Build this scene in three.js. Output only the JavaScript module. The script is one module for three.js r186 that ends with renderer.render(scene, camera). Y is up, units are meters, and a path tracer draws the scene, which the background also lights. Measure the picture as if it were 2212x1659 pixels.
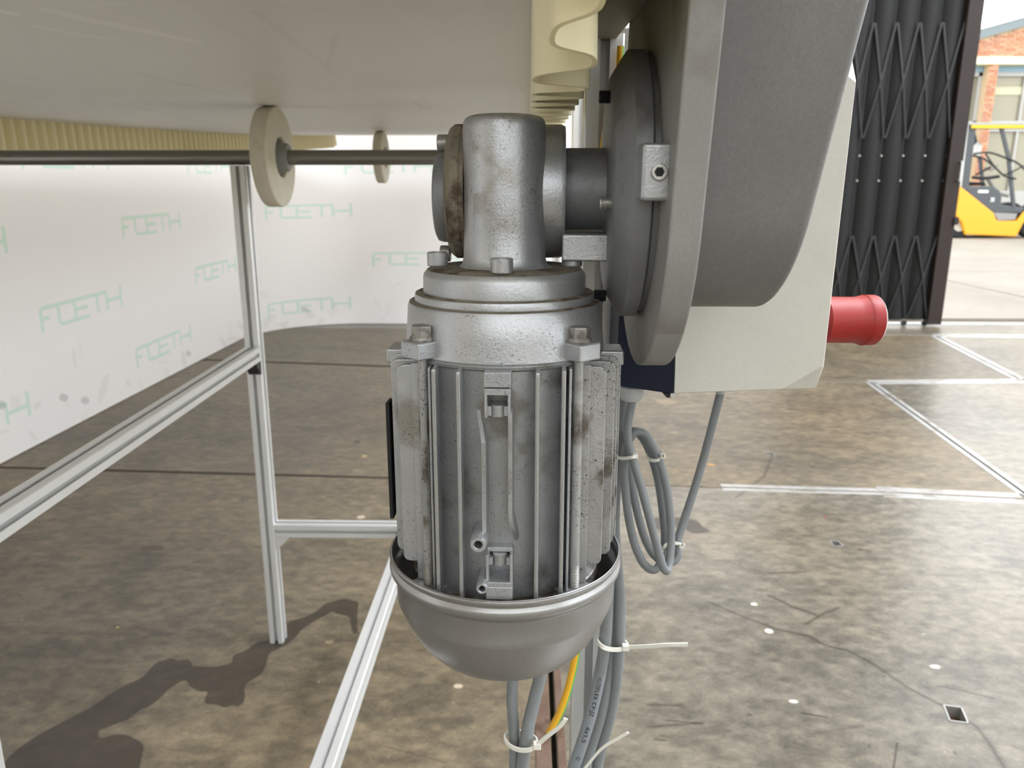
import * as THREE from 'three';
import { mergeGeometries, toCreasedNormals } from 'three/addons/utils/BufferGeometryUtils.js';
import { RoundedBoxGeometry } from 'three/addons/geometries/RoundedBoxGeometry.js';
import { ConvexGeometry } from 'three/addons/geometries/ConvexGeometry.js';
import { RectAreaLightUniformsLib } from 'three/addons/lights/RectAreaLightUniformsLib.js';

// ------------------------------------------------------------------ camera, sky, lights, exposure
const H = 0.92, FPX = 1680, CX = 1106, CY = 829.5;
const scene = new THREE.Scene();
const camera = new THREE.PerspectiveCamera(2 * Math.atan(CY / FPX) * 180 / Math.PI, 2212 / 1659, 0.02, 200);
camera.position.set(0, H, 0);
camera.rotation.order = 'YXZ';
camera.rotation.set(-14 * Math.PI / 180, 1.2 * Math.PI / 180, 0);
camera.focus = 0.46; camera.userData.fStop = 16;
camera.updateMatrixWorld();
const renderer = new THREE.WebGLRenderer({ antialias: true });
renderer.toneMapping = THREE.LinearToneMapping;
renderer.toneMappingExposure = 1.04;
renderer.shadowMap.enabled = true;
renderer.shadowMap.type = THREE.PCFSoftShadowMap;
scene.background = new THREE.Color(0.93, 0.97, 1.0);
scene.backgroundIntensity = 3.8;
RectAreaLightUniformsLib.init();
const CEIL = 5.2;
// ceiling panels added out of view, each set to light the scene: [x, z, width(x), length(z), intensity, colour]
const LAMPS = [
  [-1.6, 1.6, 1.2, 1.2, 1.2, 0xfff8ee], [0.9, 1.6, 1.2, 1.2, 2.5, 0xfdfcfa], [3.6, 1.2, 1.2, 1.2, 30, 0xf2f6ff],
  [-1.6, 4.6, 1.2, 1.2, 3, 0xfff8ee], [0.9, 4.6, 1.2, 1.2, 4, 0xfdfcfa], [3.4, 4.6, 1.2, 1.2, 5, 0xf6f9ff],
  [-0.7, -3.6, 1.2, 1.2, 6, 0xffd9a8], [3.0, -1.3, 1.2, 1.2, 60, 0xf2f6ff], [5.2, -1.6, 1.2, 1.2, 58, 0xf2f6ff], [4.6, -4.2, 1.2, 1.2, 22, 0xf2f6ff], [2.3, -3.1, 1.2, 1.2, 20, 0xf6f6f4],
];

// ------------------------------------------------------------------ helpers
const V = (x, y, z) => new THREE.Vector3(x, y, z);
const R = (d) => d * Math.PI / 180;
const PHOTO = new THREE.Quaternion().setFromEuler(new THREE.Euler(-14 * Math.PI / 180, 1.2 * Math.PI / 180, 0, 'YXZ'));   // how the photograph was taken; places read from it do not follow the camera
function dirOf(px, py) { return V((px - CX) / FPX, (CY - py) / FPX, -1).applyQuaternion(PHOTO); }
function P(px, py, F) { const d = dirOf(px, py); return V(0, H, 0).addScaledVector(d, F / -d.z); }      // where a sight line meets the plane z = -F
function PY(px, py, y) { const d = dirOf(px, py); return V(0, H, 0).addScaledVector(d, (y - H) / d.y); } // ... the height y
function rng(seed) { let a = seed >>> 0; return () => { a = (a + 0x6d2b79f5) | 0; let t = Math.imul(a ^ (a >>> 15), 1 | a); t = (t + Math.imul(t ^ (t >>> 7), 61 | t)) ^ t; return ((t ^ (t >>> 14)) >>> 0) / 4294967296; }; }
const used = {};
function numbered(n) { used[n] = (used[n] ?? -1) + 1; return used[n] ? n + '_' + String(used[n]).padStart(3, '0') : n; }
function tag(o, label, category, group, kind) {
  if (label) o.userData.label = label;
  if (category) o.userData.category = category;
  if (group) o.userData.group = group;
  if (kind) o.userData.kind = kind;
  return o;
}
function thing(name, label, category, pos = [0, 0, 0], group) {
  const o = new THREE.Group(); o.name = numbered(name); o.position.set(...pos); scene.add(o);
  return tag(o, label, category, group);
}
function struct(name) { const o = new THREE.Group(); o.name = name; o.userData.kind = 'structure'; scene.add(o); return o; }
function merge(list) {
  list = [].concat(list).map((g) => { g = g.index ? g.toNonIndexed() : g; for (const k of Object.keys(g.attributes)) if (!['position', 'normal', 'uv'].includes(k)) g.deleteAttribute(k); if (!g.attributes.uv) g.setAttribute('uv', new THREE.BufferAttribute(new Float32Array(g.attributes.position.count * 2), 2)); return g; });
  return list.length === 1 ? list[0] : mergeGeometries(list);
}
function boxUV(g) {                                       // uv in metres from the facing of each triangle
  g = g.index ? g.toNonIndexed() : g;
  const p = g.attributes.position, uv = new Float32Array(p.count * 2), a = V(), b = V(), c = V(), n = V();
  for (let i = 0; i < p.count; i += 3) {
    a.fromBufferAttribute(p, i); b.fromBufferAttribute(p, i + 1); c.fromBufferAttribute(p, i + 2);
    n.copy(b).sub(a).cross(V().copy(c).sub(a)); const x = Math.abs(n.x), y = Math.abs(n.y), z = Math.abs(n.z);
    [a, b, c].forEach((q, k) => { const [u, v] = y > x && y > z ? [q.x, q.z] : x > z ? [q.z, q.y] : [q.x, q.y]; uv[(i + k) * 2] = u; uv[(i + k) * 2 + 1] = v; });
  }
  g.setAttribute('uv', new THREE.BufferAttribute(uv, 2));
  return g;
}
function part(name, geo, mat, parent, keepUV) {
  let g = merge(geo); if (!keepUV) g = boxUV(g);
  const m = new THREE.Mesh(g, mat); m.name = parent === scene ? numbered(name) : name; m.castShadow = m.receiveShadow = true; parent.add(m);
  return m;
}
const creased = (g, a) => toCreasedNormals(g.scale(2000, 2000, 2000), a).scale(1 / 2000, 1 / 2000, 1 / 2000);   // toCreasedNormals joins vertices closer than a centimetre
function box(w, h, d, x = 0, y = 0, z = 0, r = 0) { const g = r ? new RoundedBoxGeometry(w, h, d, 2, r) : new THREE.BoxGeometry(w, h, d); return g.translate(x, y, z); }
function lathe(pts, seg = 64, crease = 32) {              // [r, y] pairs, hard edges kept
  return creased(new THREE.LatheGeometry(pts.map(([r, y]) => new THREE.Vector2(Math.max(r, 1e-5), y)), seg), R(crease));
}
const alongX = (g) => g.rotateZ(-Math.PI / 2);             // lathe axis y -> +x
const alongZ = (g) => g.rotateX(Math.PI / 2);              // lathe axis y -> +z
function extr(shape, depth, bevel = 0, seg = 24, bseg = 2) {
  return new THREE.ExtrudeGeometry(shape, { depth, bevelEnabled: bevel > 0, bevelThickness: bevel, bevelSize: bevel, bevelOffset: -bevel, bevelSegments: bseg, curveSegments: seg });
}
function poly(pts, holes = []) { const s = new THREE.Shape(pts.map((p) => new THREE.Vector2(p[0], p[1]))); holes.forEach((h) => s.holes.push(new THREE.Path(h.map((p) => new THREE.Vector2(p[0], p[1]))))); return s; }
function tube(pts, r, seg = 60, rad = 10) { return new THREE.TubeGeometry(new THREE.CatmullRomCurve3(pts, false, 'centripetal'), seg, r, rad, false); }
function between(a, b, g) { const d = V().subVectors(b, a); g.applyQuaternion(new THREE.Quaternion().setFromUnitVectors(V(0, 1, 0), d.clone().normalize())); return g.translate(a.x, a.y, a.z); }
function rod(a, b, r, seg = 12) { const L = a.distanceTo(b); return between(a, b, new THREE.CylinderGeometry(r, r, L, seg).translate(0, L / 2, 0)); }
function bar(a, b, w, d) { const L = a.distanceTo(b); return between(a, b, new THREE.BoxGeometry(w, L, d).translate(0, L / 2, 0)); }
const hexPts = (r, t = 0) => Array.from({ length: 6 }, (_, i) => [r * Math.cos(i * Math.PI / 3 + t), r * Math.sin(i * Math.PI / 3 + t)]);
function socketHead(r, h, hex) {                          // axis +y, foot at 0
  const s = new THREE.Shape().absarc(0, 0, r, 0, Math.PI * 2), hole = new THREE.Path(hexPts(hex).map((p) => new THREE.Vector2(p[0], p[1]))); s.holes.push(hole);
  return merge([extr(s, h - r * 0.24, r * 0.12, 20).translate(0, 0, r * 0.12).rotateX(-Math.PI / 2), new THREE.CylinderGeometry(r * 0.9, r * 0.9, h * 0.35, 20).translate(0, h * 0.175, 0)]);
}
function hexHead(r, h, t = 0) {                           // flanged hexagon head, axis +y
  const hx = extr(poly(hexPts(r, t)), h - 0.0016, 0.0008, 6, 2).translate(0, 0, 0.0008).rotateX(-Math.PI / 2).translate(0, 0.0014, 0);
  return merge([hx, lathe([[0, 0], [r * 1.12, 0], [r * 1.15, 0.0006], [r * 1.02, 0.0022], [0, 0.0022]], 28), lathe([[0, h + 0.0012], [r * 0.62, h + 0.0014], [r * 0.7, h + 0.0009]], 20)]);
}
function thread(r, L, pitch = 0.001) { const pts = [[0, 0]]; for (let y = 0; y < L; y += pitch) pts.push([r, y + pitch * 0.25], [r * 0.84, y + pitch * 0.75]); pts.push([r * 0.84, L], [0, L]); return lathe(pts, 18, 20); }

// ------------------------------------------------------------------ textures and materials
function makeNoise(seed) {
  const rr = rng(seed), N = 256, t = new Float32Array(N * N); for (let i = 0; i < t.length; i++) t[i] = rr();
  const n = (x, y, per) => { const xi = Math.floor(x), yi = Math.floor(y), fx = x - xi, fy = y - yi, u = fx * fx * (3 - 2 * fx), v = fy * fy * (3 - 2 * fy);
    const g = (a, b) => t[((((b % per) + per) % per) & 255) * N + ((((a % per) + per) % per) & 255)];
    return (g(xi, yi) * (1 - u) + g(xi + 1, yi) * u) * (1 - v) + (g(xi, yi + 1) * (1 - u) + g(xi + 1, yi + 1) * u) * v; };
  return n;
}
const N1 = makeNoise(11), N2 = makeNoise(57), N3 = makeNoise(91);
function fbm(n, x, y, per, oct) { let a = 0, w = 0.5, s = 0; for (let i = 0; i < oct; i++) { a += w * n(x, y, per); s += w; x *= 2; y *= 2; per *= 2; w *= 0.5; } return a / s; }
const sm = (a, b, x) => { const t = Math.min(1, Math.max(0, (x - a) / (b - a))); return t * t * (3 - 2 * t); };
function dataTex(w, h, fn, srgb = true, metres = 1) {     // fn(u, v) in 0..1 -> [r,g,b] in 0..255
  const d = new Uint8Array(w * h * 4);
  for (let y = 0; y < h; y++) for (let x = 0; x < w; x++) { const c = fn((x + 0.5) / w, (y + 0.5) / h), o = (y * w + x) * 4; d[o] = Math.max(0, Math.min(255, c[0])); d[o + 1] = Math.max(0, Math.min(255, c[1])); d[o + 2] = Math.max(0, Math.min(255, c[2])); d[o + 3] = 255; }
  const t = new THREE.DataTexture(d, w, h); t.magFilter = THREE.LinearFilter; t.wrapS = t.wrapT = THREE.RepeatWrapping; t.colorSpace = srgb ? THREE.SRGBColorSpace : THREE.NoColorSpace; t.repeat.set(1 / metres, 1 / metres); t.needsUpdate = true;
  return t;
}
function mottled(size, metres, base, o = {}) {            // base colour with mottling, dirt blotches, dark specks and streaks
  const { mott = 6, dirt = 0, dirtCol = [96, 84, 66], specks = 0, fine = 5, th = 0.56 } = o, q = rng(o.seed ?? 5);
  const ox = Math.floor(q() * 40), oy = Math.floor(q() * 40);
  return dataTex(size, size, (u, v) => {
    const a = (fbm(N1, u * 6 + ox, v * 6 + oy, 6, 5) - 0.5) * 2 * mott, f = (N2(u * 128, v * 128, 128) - 0.5) * fine + (N3(u * 250, v * 250, 250) - 0.5) * fine;
    const d = dirt * sm(th, th + 0.2, fbm(N2, u * 5 + oy, v * 5 + ox, 5, 6)), s = specks * sm(0.8, 0.9, N3(u * 170, v * 170, 170)) * sm(0.42, 0.62, fbm(N1, u * 8, v * 8 + 3, 8, 3));
    const k = Math.min(1, d), ss = 1 - s;
    return base.map((c, i) => ((c + a + f) * (1 - k) + dirtCol[i] * k) * ss);
  }, true, metres);
}
const bumpFine = dataTex(512, 512, (u, v) => { const a = 128 + (fbm(N3, u * 64, v * 64, 64, 3) - 0.5) * 190; return [a, a, a]; }, false, 0.06);
const bumpCoarse = dataTex(512, 512, (u, v) => { const a = 128 + (fbm(N1, u * 24, v * 24, 24, 5) - 0.5) * 220; return [a, a, a]; }, false, 0.08);
function mat(o) { const { clear, ...rest } = o, m = clear ? new THREE.MeshPhysicalMaterial({ ...rest, clearcoat: clear, clearcoatRoughness: 0.35 }) : new THREE.MeshStandardMaterial(rest); return m; }
const M = {};
M.silver = mat({ map: mottled(1024, 0.13, [178, 180, 182], { mott: 12, dirt: 0.45, dirtCol: [120, 110, 94], th: 0.6, specks: 0.22, seed: 3 }), roughness: 0.4, metalness: 0.72, bumpMap: bumpFine, bumpScale: 0.00012 });
M.silverDirty = mat({ map: mottled(1024, 0.11, [164, 164, 162], { mott: 16, dirt: 0.85, dirtCol: [82, 74, 62], th: 0.5, specks: 0.6, seed: 8 }), roughness: 0.5, metalness: 0.6, bumpMap: bumpFine, bumpScale: 0.00018 });
M.coreDirt = mat({ map: mottled(1024, 0.12, [170, 172, 172], { mott: 14, dirt: 0.5, dirtCol: [98, 92, 82], th: 0.54, specks: 0.2, seed: 9 }), roughness: 0.45, metalness: 0.65, bumpMap: bumpFine, bumpScale: 0.00014 });
M.silverPlain = mat({ map: mottled(512, 0.1, [172, 173, 174], { mott: 6, specks: 0.15, seed: 4 }), roughness: 0.4, metalness: 0.7, bumpMap: bumpFine, bumpScale: 0.00005 });
M.cover = mat({ map: mottled(512, 0.14, [168, 168, 167], { mott: 5, specks: 0.05, seed: 14 }), roughness: 0.3, metalness: 0.8, bumpMap: bumpFine, bumpScale: 0.00003 });
M.dust = mat({ map: mottled(512, 0.06, [122, 114, 99], { mott: 18, dirt: 0.9, dirtCol: [70, 56, 42], th: 0.5, specks: 0.5, seed: 21 }), roughness: 0.9, metalness: 0.1, bumpMap: bumpCoarse, bumpScale: 0.0005 });
M.darkCast = mat({ map: mottled(512, 0.12, [128, 129, 131], { mott: 10, dirt: 0.4, dirtCol: [74, 68, 60], th: 0.58, seed: 31 }), roughness: 0.5, metalness: 0.4, bumpMap: bumpFine, bumpScale: 0.0001 });
M.guard = mat({ map: mottled(512, 0.15, [118, 117, 115], { mott: 5, fine: 6, seed: 41 }), roughness: 0.5, metalness: 0.15, bumpMap: bumpFine, bumpScale: 0.00006 });
M.plate = mat({ map: mottled(512, 0.15, [146, 145, 142], { mott: 7, dirt: 0.3, dirtCol: [110, 102, 90], seed: 44 }), roughness: 0.55, metalness: 0.2, bumpMap: bumpFine, bumpScale: 0.00006 });
M.bright = mat({ color: 0xb9b9b6, metalness: 0.85, roughness: 0.32 });
M.boltGrey = mat({ map: mottled(256, 0.03, [150, 148, 143], { mott: 14, dirt: 0.5, dirtCol: [84, 76, 66], seed: 51 }), metalness: 0.6, roughness: 0.42 });
M.steel = mat({ color: 0x8d8a85, metalness: 0.95, roughness: 0.3 });
M.black = mat({ color: 0x17181b, roughness: 0.6, metalness: 0.1 });
M.blackSteel = mat({ color: 0x37383b, roughness: 0.45, metalness: 0.5 });
M.alu = mat({ map: mottled(256, 0.3, [222, 223, 222], { mott: 4, fine: 3, seed: 61 }), roughness: 0.36, metalness: 0.5 });
M.frame = mat({ map: mottled(256, 0.3, [150, 147, 140], { mott: 5, seed: 63 }), roughness: 0.5, metalness: 0.35 });
M.nylon = mat({ map: mottled(256, 0.12, [214, 208, 188], { mott: 5, dirt: 0.2, dirtCol: [176, 158, 120], seed: 65 }), roughness: 0.55 });
M.hub = mat({ color: 0x8b8c88, roughness: 0.5, metalness: 0.3 });
M.wall = new THREE.MeshPhysicalMaterial({ color: 0xf7efcb, roughness: 0.6, transmission: 0.25, thickness: 0, side: THREE.DoubleSide });
M.navy = mat({ color: 0x141c30, roughness: 0.5, bumpMap: bumpFine, bumpScale: 0.00005 });
M.case = mat({ map: mottled(512, 0.3, [196, 194, 184], { mott: 4, fine: 3, dirt: 0.12, dirtCol: [168, 165, 156], seed: 71 }), roughness: 0.55 });
M.gland = mat({ color: 0xb4b6b4, roughness: 0.5 });
M.red = mat({ map: mottled(256, 0.05, [150, 30, 24], { mott: 6, fine: 3, seed: 73 }), roughness: 0.5 });
M.cable = mat({ map: mottled(256, 0.05, [120, 124, 125], { mott: 4, fine: 3, dirt: 0.15, dirtCol: [112, 110, 102], seed: 75 }), roughness: 0.5 });
M.tie = new THREE.MeshPhysicalMaterial({ color: 0xf0efe6, roughness: 0.4, transmission: 0.2, thickness: 0 });
M.door = mat({ map: mottled(256, 0.6, [9, 9, 9], { mott: 2, fine: 2, seed: 81 }), roughness: 0.75 });
M.doorBar = mat({ color: 0x1b1a19, roughness: 0.6 });
M.doorPost = mat({ color: 0x241914, roughness: 0.7 });
M.yellow = mat({ color: 0xe89e02, roughness: 0.4, clear: 0.3 });
M.charcoal = mat({ color: 0x4a4d50, roughness: 0.6 });
M.mortar = mat({ color: 0xcdb391, roughness: 0.95 });
M.bricks = [0xb98a70, 0xb0785c, 0xc29478, 0xba8a6a, 0xb07f68].map((c) => mat({ color: c, roughness: 0.9 }));
M.cream = mat({ color: 0xe9e0bd, roughness: 0.8 });
M.slate = mat({ color: 0x747c7e, roughness: 0.7 });
M.blueGrey = mat({ color: 0x7f9aa8, roughness: 0.6 });
M.winGrey = mat({ color: 0xa6a5a0, roughness: 0.6 });
M.pane = mat({ color: 0x8c8672, roughness: 0.12, metalness: 0.1 });
M.rubber = mat({ color: 0x1c1c1c, roughness: 0.85 });
M.white = mat({ color: 0xe8e8e4, roughness: 0.5 });
M.rust = mat({ map: mottled(512, 0.2, [104, 84, 70], { mott: 18, dirt: 0.8, dirtCol: [74, 52, 38], seed: 83 }), roughness: 0.8, metalness: 0.2, bumpMap: bumpCoarse, bumpScale: 0.0006 });
M.strip = mat({ map: mottled(512, 0.4, [176, 176, 174], { mott: 16, dirt: 0.6, dirtCol: [126, 118, 106], seed: 85 }), roughness: 0.42, metalness: 0.6 });
M.hall = mat({ color: 0xcfc8ba, roughness: 0.9 });
M.hallCeil = mat({ color: 0xd8d6d0, roughness: 0.9 });
M.glow = new THREE.MeshStandardMaterial({ color: 0xffffff, emissive: 0xfff6e8, emissiveIntensity: 1.2 });

// concrete, evaluated in metres on the floor, so that each slab carries its own stains
const toFloor = (list) => list.map(([x, y]) => { const p = PY(x, y, 0); return [p.x, p.z]; });
const crop = (list, s, ox, oy) => toFloor(list.map(([x, y]) => [x / s + ox, y / s + oy]));
const WET = [crop([[10, 1640], [130, 1545], [290, 1460], [400, 1390], [540, 1320], [590, 1262], [640, 1248], [705, 1252], [715, 1280], [800, 1283], [870, 1270], [880, 1235], [960, 1190], [1010, 1185], [1075, 1170], [1080, 1110], [1160, 1090], [1215, 1045], [1290, 1025], [1340, 1035], [1335, 1160], [1320, 1160], [1310, 1090], [1240, 1070], [1190, 1100], [1120, 1145], [1070, 1200], [1000, 1235], [980, 1300], [920, 1340], [915, 1390], [890, 1430], [840, 1435], [760, 1420], [780, 1370], [720, 1360], [700, 1330], [650, 1350], [600, 1395], [520, 1440], [440, 1490], [380, 1515], [360, 1545], [420, 1535], [500, 1550], [535, 1590], [520, 1659], [440, 1720], [200, 1720], [0, 1700]], 1.7302, 0, 700),
  toFloor([[1405, 1120], [1440, 1117], [1480, 1118], [1505, 1125], [1517, 1138], [1535, 1147], [1520, 1150], [1500, 1152], [1478, 1140], [1440, 1142], [1405, 1142]])];
const CRACKS = [[[1530, 1300], [1600, 1330], [1680, 1360], [1745, 1373], [1785, 1395], [1830, 1405], [1880, 1430], [1960, 1485], [2045, 1529]], [[2088, 1556], [2110, 1570], [2140, 1610], [2170, 1659], [2200, 1720]], [[1660, 1285], [1710, 1310], [1762, 1328]], [[1742, 1347], [1780, 1325], [1812, 1313]], [[1590, 1075], [1650, 1030], [1668, 985]], [[1400, 1522], [1470, 1524]], [[1400, 1570], [1518, 1562]]].map(toFloor);
const SCRATCH = [[[1874, 1358], [1918, 1371]], [[2032, 1482], [2146, 1508]], [[1440, 1556], [1518, 1563]], [[1930, 1660], [1938, 1605]], [[1412, 1597], [1438, 1600]], [[1660, 1238], [1740, 1236]], [[1668, 911], [1730, 913]], [[1810, 922], [1850, 926]], [[1730, 1540], [1788, 1550]], [[0, 1160], [180, 1050]]].map(toFloor);
const DOTS = [[1574, 860, 6, 2, [40, 36, 28]], [771, 955, 8, 3, [46, 40, 30]], [1629, 1305, 7, 3, [236, 230, 210]], [1661, 1363, 9, 5, [232, 226, 206]], [1714, 1515, 10, 4, [222, 218, 204]], [2020, 1440, 10, 4, [236, 232, 222]], [711, 1387, 9, 4, [150, 140, 120]], [990, 1482, 10, 5, [196, 190, 176]], [1536, 1004, 9, 3, [168, 132, 80]], [2120, 1706, 4, 3, [90, 60, 40]], [328, 1184, 26, 6, [72, 62, 50]], [1440, 868, 22, 6, [130, 120, 100]], [1500, 1160, 14, 4, [120, 108, 90]], [1995, 910, 14, 5, [84, 70, 52]], [787, 985, 5, 2, [190, 170, 130]], [254, 1355, 3, 2, [200, 200, 90]], [780, 1117, 9, 4, [190, 184, 170]], [1858, 1187, 4, 2, [60, 40, 30]], [1782, 1117, 2, 1, [190, 40, 30]], [2065, 943, 2, 1, [190, 60, 40]]];
function concrete(x, z) {
  const a = fbm(N1, x * 1.3 + 20, z * 2.2 + 20, 200, 5) - 0.5, b = fbm(N2, x * 7 + 40, z * 13 + 40, 250, 5) - 0.5, c = fbm(N3, x * 38 + 90, z * 60 + 90, 250, 3) - 0.5, g = fbm(N1, x * 2 + 7, z * 2 + 31, 200, 3) - 0.5;
  const k = 1 + a * 0.3 + b * 0.28 + c * 0.5 + (N3(x * 240, z * 330, 256) - 0.5) * 0.16, dark = sm(0.64, 0.8, fbm(N2, x * 3 + 60, z * 5 + 11, 200, 5)) * 0.12;
  return [104 * k * (1 - dark) + g * 8, 98 * k * (1 - dark) + g * 3, 86 * k * (1 - dark) - g * 6];
}
function floorTex(x0, x1, z0, z1, w, h, seed) {           // x to the right, z away at the top
  const cv = document.createElement('canvas'); cv.width = w; cv.height = h; const g = cv.getContext('2d'), im = g.createImageData(w, h), d = im.data;
  for (let j = 0; j < h; j++) for (let i = 0; i < w; i++) { const c = concrete(x0 + (i + 0.5) / w * (x1 - x0), z0 + (j + 0.5) / h * (z1 - z0)), o = (j * w + i) * 4; d[o] = c[0]; d[o + 1] = c[1]; d[o + 2] = c[2]; d[o + 3] = 255; }
  g.putImageData(im, 0, 0);
  const X = (x) => (x - x0) / (x1 - x0) * w, Z = (z) => (z - z0) / (z1 - z0) * h, sx = w / (x1 - x0), rr = rng(seed);
  const path = (pts) => { g.beginPath(); pts.forEach((p, i) => (i ? g.lineTo(X(p[0]), Z(p[1])) : g.moveTo(X(p[0]), Z(p[1])))); };
  for (let i = 0; i < 900; i++) { g.fillStyle = rr() < 0.75 ? `rgba(26,22,16,${0.15 + rr() * 0.35})` : `rgba(230,226,212,${0.15 + rr() * 0.4})`; g.beginPath(); g.ellipse(rr() * w, rr() * h, (0.001 + rr() * rr() * 0.006) * sx, (0.001 + rr() * 0.002) * sx, rr() * 3, 0, 7); g.fill(); }
  g.lineCap = 'round';
  for (let i = 0; i < 160; i++) { g.strokeStyle = `rgba(34,28,22,${0.1 + rr() * 0.22})`; g.lineWidth = (0.0008 + rr() * 0.002) * sx; g.beginPath(); const x = rr() * w, y = rr() * h, a = (rr() - 0.5) * 1.2, L = (0.02 + rr() * 0.1) * sx; g.moveTo(x, y); g.lineTo(x + L * Math.cos(a), y + L * Math.sin(a)); g.stroke(); }
  for (const s of WET) {                                   // wet patches with ragged, rounded edges
    const q = []; s.forEach((p, i) => { const n = s[(i + 1) % s.length]; q.push(p, [(p[0] + n[0]) / 2 + (rr() - 0.5) * 0.012, (p[1] + n[1]) / 2 + (rr() - 0.5) * 0.02]); });
    g.beginPath(); q.forEach((p, i) => { const n = q[(i + 1) % q.length], m = [(p[0] + n[0]) / 2, (p[1] + n[1]) / 2]; i ? g.quadraticCurveTo(X(p[0]), Z(p[1]), X(m[0]), Z(m[1])) : g.moveTo(X(m[0]), Z(m[1])); }); g.closePath();
    g.fillStyle = 'rgba(26,20,12,0.62)'; g.fill(); g.strokeStyle = 'rgba(26,20,12,0.3)'; g.lineWidth = 0.004 * sx; g.stroke();
  }
  for (const s of CRACKS) { path(s); g.strokeStyle = 'rgba(24,19,14,0.62)'; g.lineWidth = 0.0024 * sx; g.stroke(); g.strokeStyle = 'rgba(40,34,26,0.2)'; g.lineWidth = 0.012 * sx; g.stroke(); }
  for (const s of SCRATCH) { path(s); g.strokeStyle = 'rgba(28,22,16,0.65)'; g.lineWidth = 0.003 * sx; g.stroke(); }
  for (const [px, py, rx, ry, c] of DOTS) { const p = PY(px, py, 0), q = PY(px + rx, py, 0), s = PY(px, py + ry, 0); g.fillStyle = `rgba(${c},0.9)`; g.beginPath(); g.ellipse(X(p.x), Z(p.z), Math.abs(X(q.x) - X(p.x)), Math.max(1, Math.abs(Z(s.z) - Z(p.z))), 0, 0, 7); g.fill(); }
  const t = new THREE.CanvasTexture(cv); t.colorSpace = THREE.SRGBColorSpace; t.wrapS = t.wrapT = THREE.ClampToEdgeWrapping; t.userData = { x0, x1, z0, z1 };
  return t;
}
const bumpFloor = dataTex(1024, 1024, (u, v) => { const a = 128 + (fbm(N2, u * 40, v * 40, 40, 5) - 0.5) * 200 + (fbm(N1, u * 6, v * 6, 6, 3) - 0.5) * 120; return [a, a, a]; }, false, 1);

// ------------------------------------------------------------------ the hall
function inset(pts, d) {                                  // polygon [x, z] drawn in by d on every side
  let area = 0; pts.forEach((p, i) => { const q = pts[(i + 1) % pts.length]; area += p[0] * q[1] - q[0] * p[1]; });
  const s = area > 0 ? 1 : -1, n = pts.length;
  const en = pts.map((p, i) => { const q = pts[(i + 1) % n], L = Math.hypot(q[0] - p[0], q[1] - p[1]); return [-(q[1] - p[1]) / L * s, (q[0] - p[0]) / L * s]; });
  return pts.map((p, i) => { const a = en[(i + n - 1) % n], b = en[i], k = d / (1 + a[0] * b[0] + a[1] * b[1]); return [p[0] + (a[0] + b[0]) * k, p[1] + (a[1] + b[1]) * k]; });
}
const floor = struct('floor');
const texNear = floorTex(-1.95, 2.15, -2.68, -0.86, 2048, 910, 1), texFar = floorTex(-2.5, 3.9, -5.62, -2.0, 2048, 1160, 2);
const texWide = mottled(1024, 4, [102, 96, 83], { mott: 18, dirt: 0.3, dirtCol: [112, 106, 94], seed: 90 });
function floorMat(t, rough = 0.3, tint = 0xffffff) {
  const u = t.userData.x1 !== undefined ? [t.userData.x1 - t.userData.x0, t.userData.z1 - t.userData.z0] : null;
  const b = bumpFloor.clone(); if (u) b.repeat.set(u[0], u[1]);
  return mat({ map: t, color: tint, roughness: rough, bumpMap: b, bumpScale: 0.0007 });
}
const fmNear = floorMat(texNear), fmFar = floorMat(texFar), fmWide = floorMat(texWide), fmBrown = floorMat(texNear, 0.48, 0xf5ebda), fmBrownFar = floorMat(texFar, 0.44, 0xf5ebda);   // the slabs under the machine are tinted browner and set duller
function slab(pts, m, region, holes = []) {
  const q = inset(pts, 0.0045), s = poly(q.map(([x, z]) => [x, -z]), holes.map((h) => h.map(([x, z]) => [x, -z])));
  const g = extr(s, 0.03, 0.0018, 4, 1).rotateX(-Math.PI / 2).translate(0, -0.0318, 0), gg = g.index ? g.toNonIndexed() : g;
  if (region) {
    const p = gg.attributes.position, uv = new Float32Array(p.count * 2), r = region.userData;
    for (let i = 0; i < p.count; i++) { uv[i * 2] = (p.getX(i) - r.x0) / (r.x1 - r.x0); uv[i * 2 + 1] = 1 - (p.getZ(i) - r.z0) / (r.z1 - r.z0); }
    gg.setAttribute('uv', new THREE.BufferAttribute(uv, 2));
  }
  return part('slab', gg, m, floor, !!region);
}
const socketAt = (l) => toFloor(l);
const socketHole = [[0.768, -1.262], [0.797, -1.256], [0.786, -1.213], [0.757, -1.219]], socketHole2 = socketAt([[1792, 1168], [1811, 1169], [1821, 1180], [1801, 1179]]), socketHole3 = socketAt([[1651, 977], [1668, 978], [1675, 984], [1657, 983]]);
const A1 = [[0.0475, -2.373], [1.1075, -2.315], [1.55, -2.262]];
slab([[-1.9, -0.9], [0.0475, -0.9], [0.0475, -2.373], [-1.9, -2.48]], fmBrown, texNear);
slab([[0.0475, -0.9], [2.1, -0.9], [2.1, -2.225], [1.55, -2.262], [1.1075, -2.315], [0.0475, -2.373]], fmNear, texNear, [socketHole, socketHole2]);
slab([[-4, 7], [9, 7], [9, -0.9], [-4, -0.9]], fmWide);
slab([[-4, -0.9], [-1.9, -0.9], [-1.9, -2.48], [-4, -2.6]], fmWide);
slab([[2.1, -0.9], [9, -0.9], [9, -1.8], [2.1, -2.225]], fmWide);
slab([[-2.4, -2.506], [-1.9, -2.48], ...A1, [1.69, -3.768], [1.28, -3.75], [-0.85, -4.081], [-2.4, -4.29]], fmBrownFar, texFar, [socketHole3]);
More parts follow.
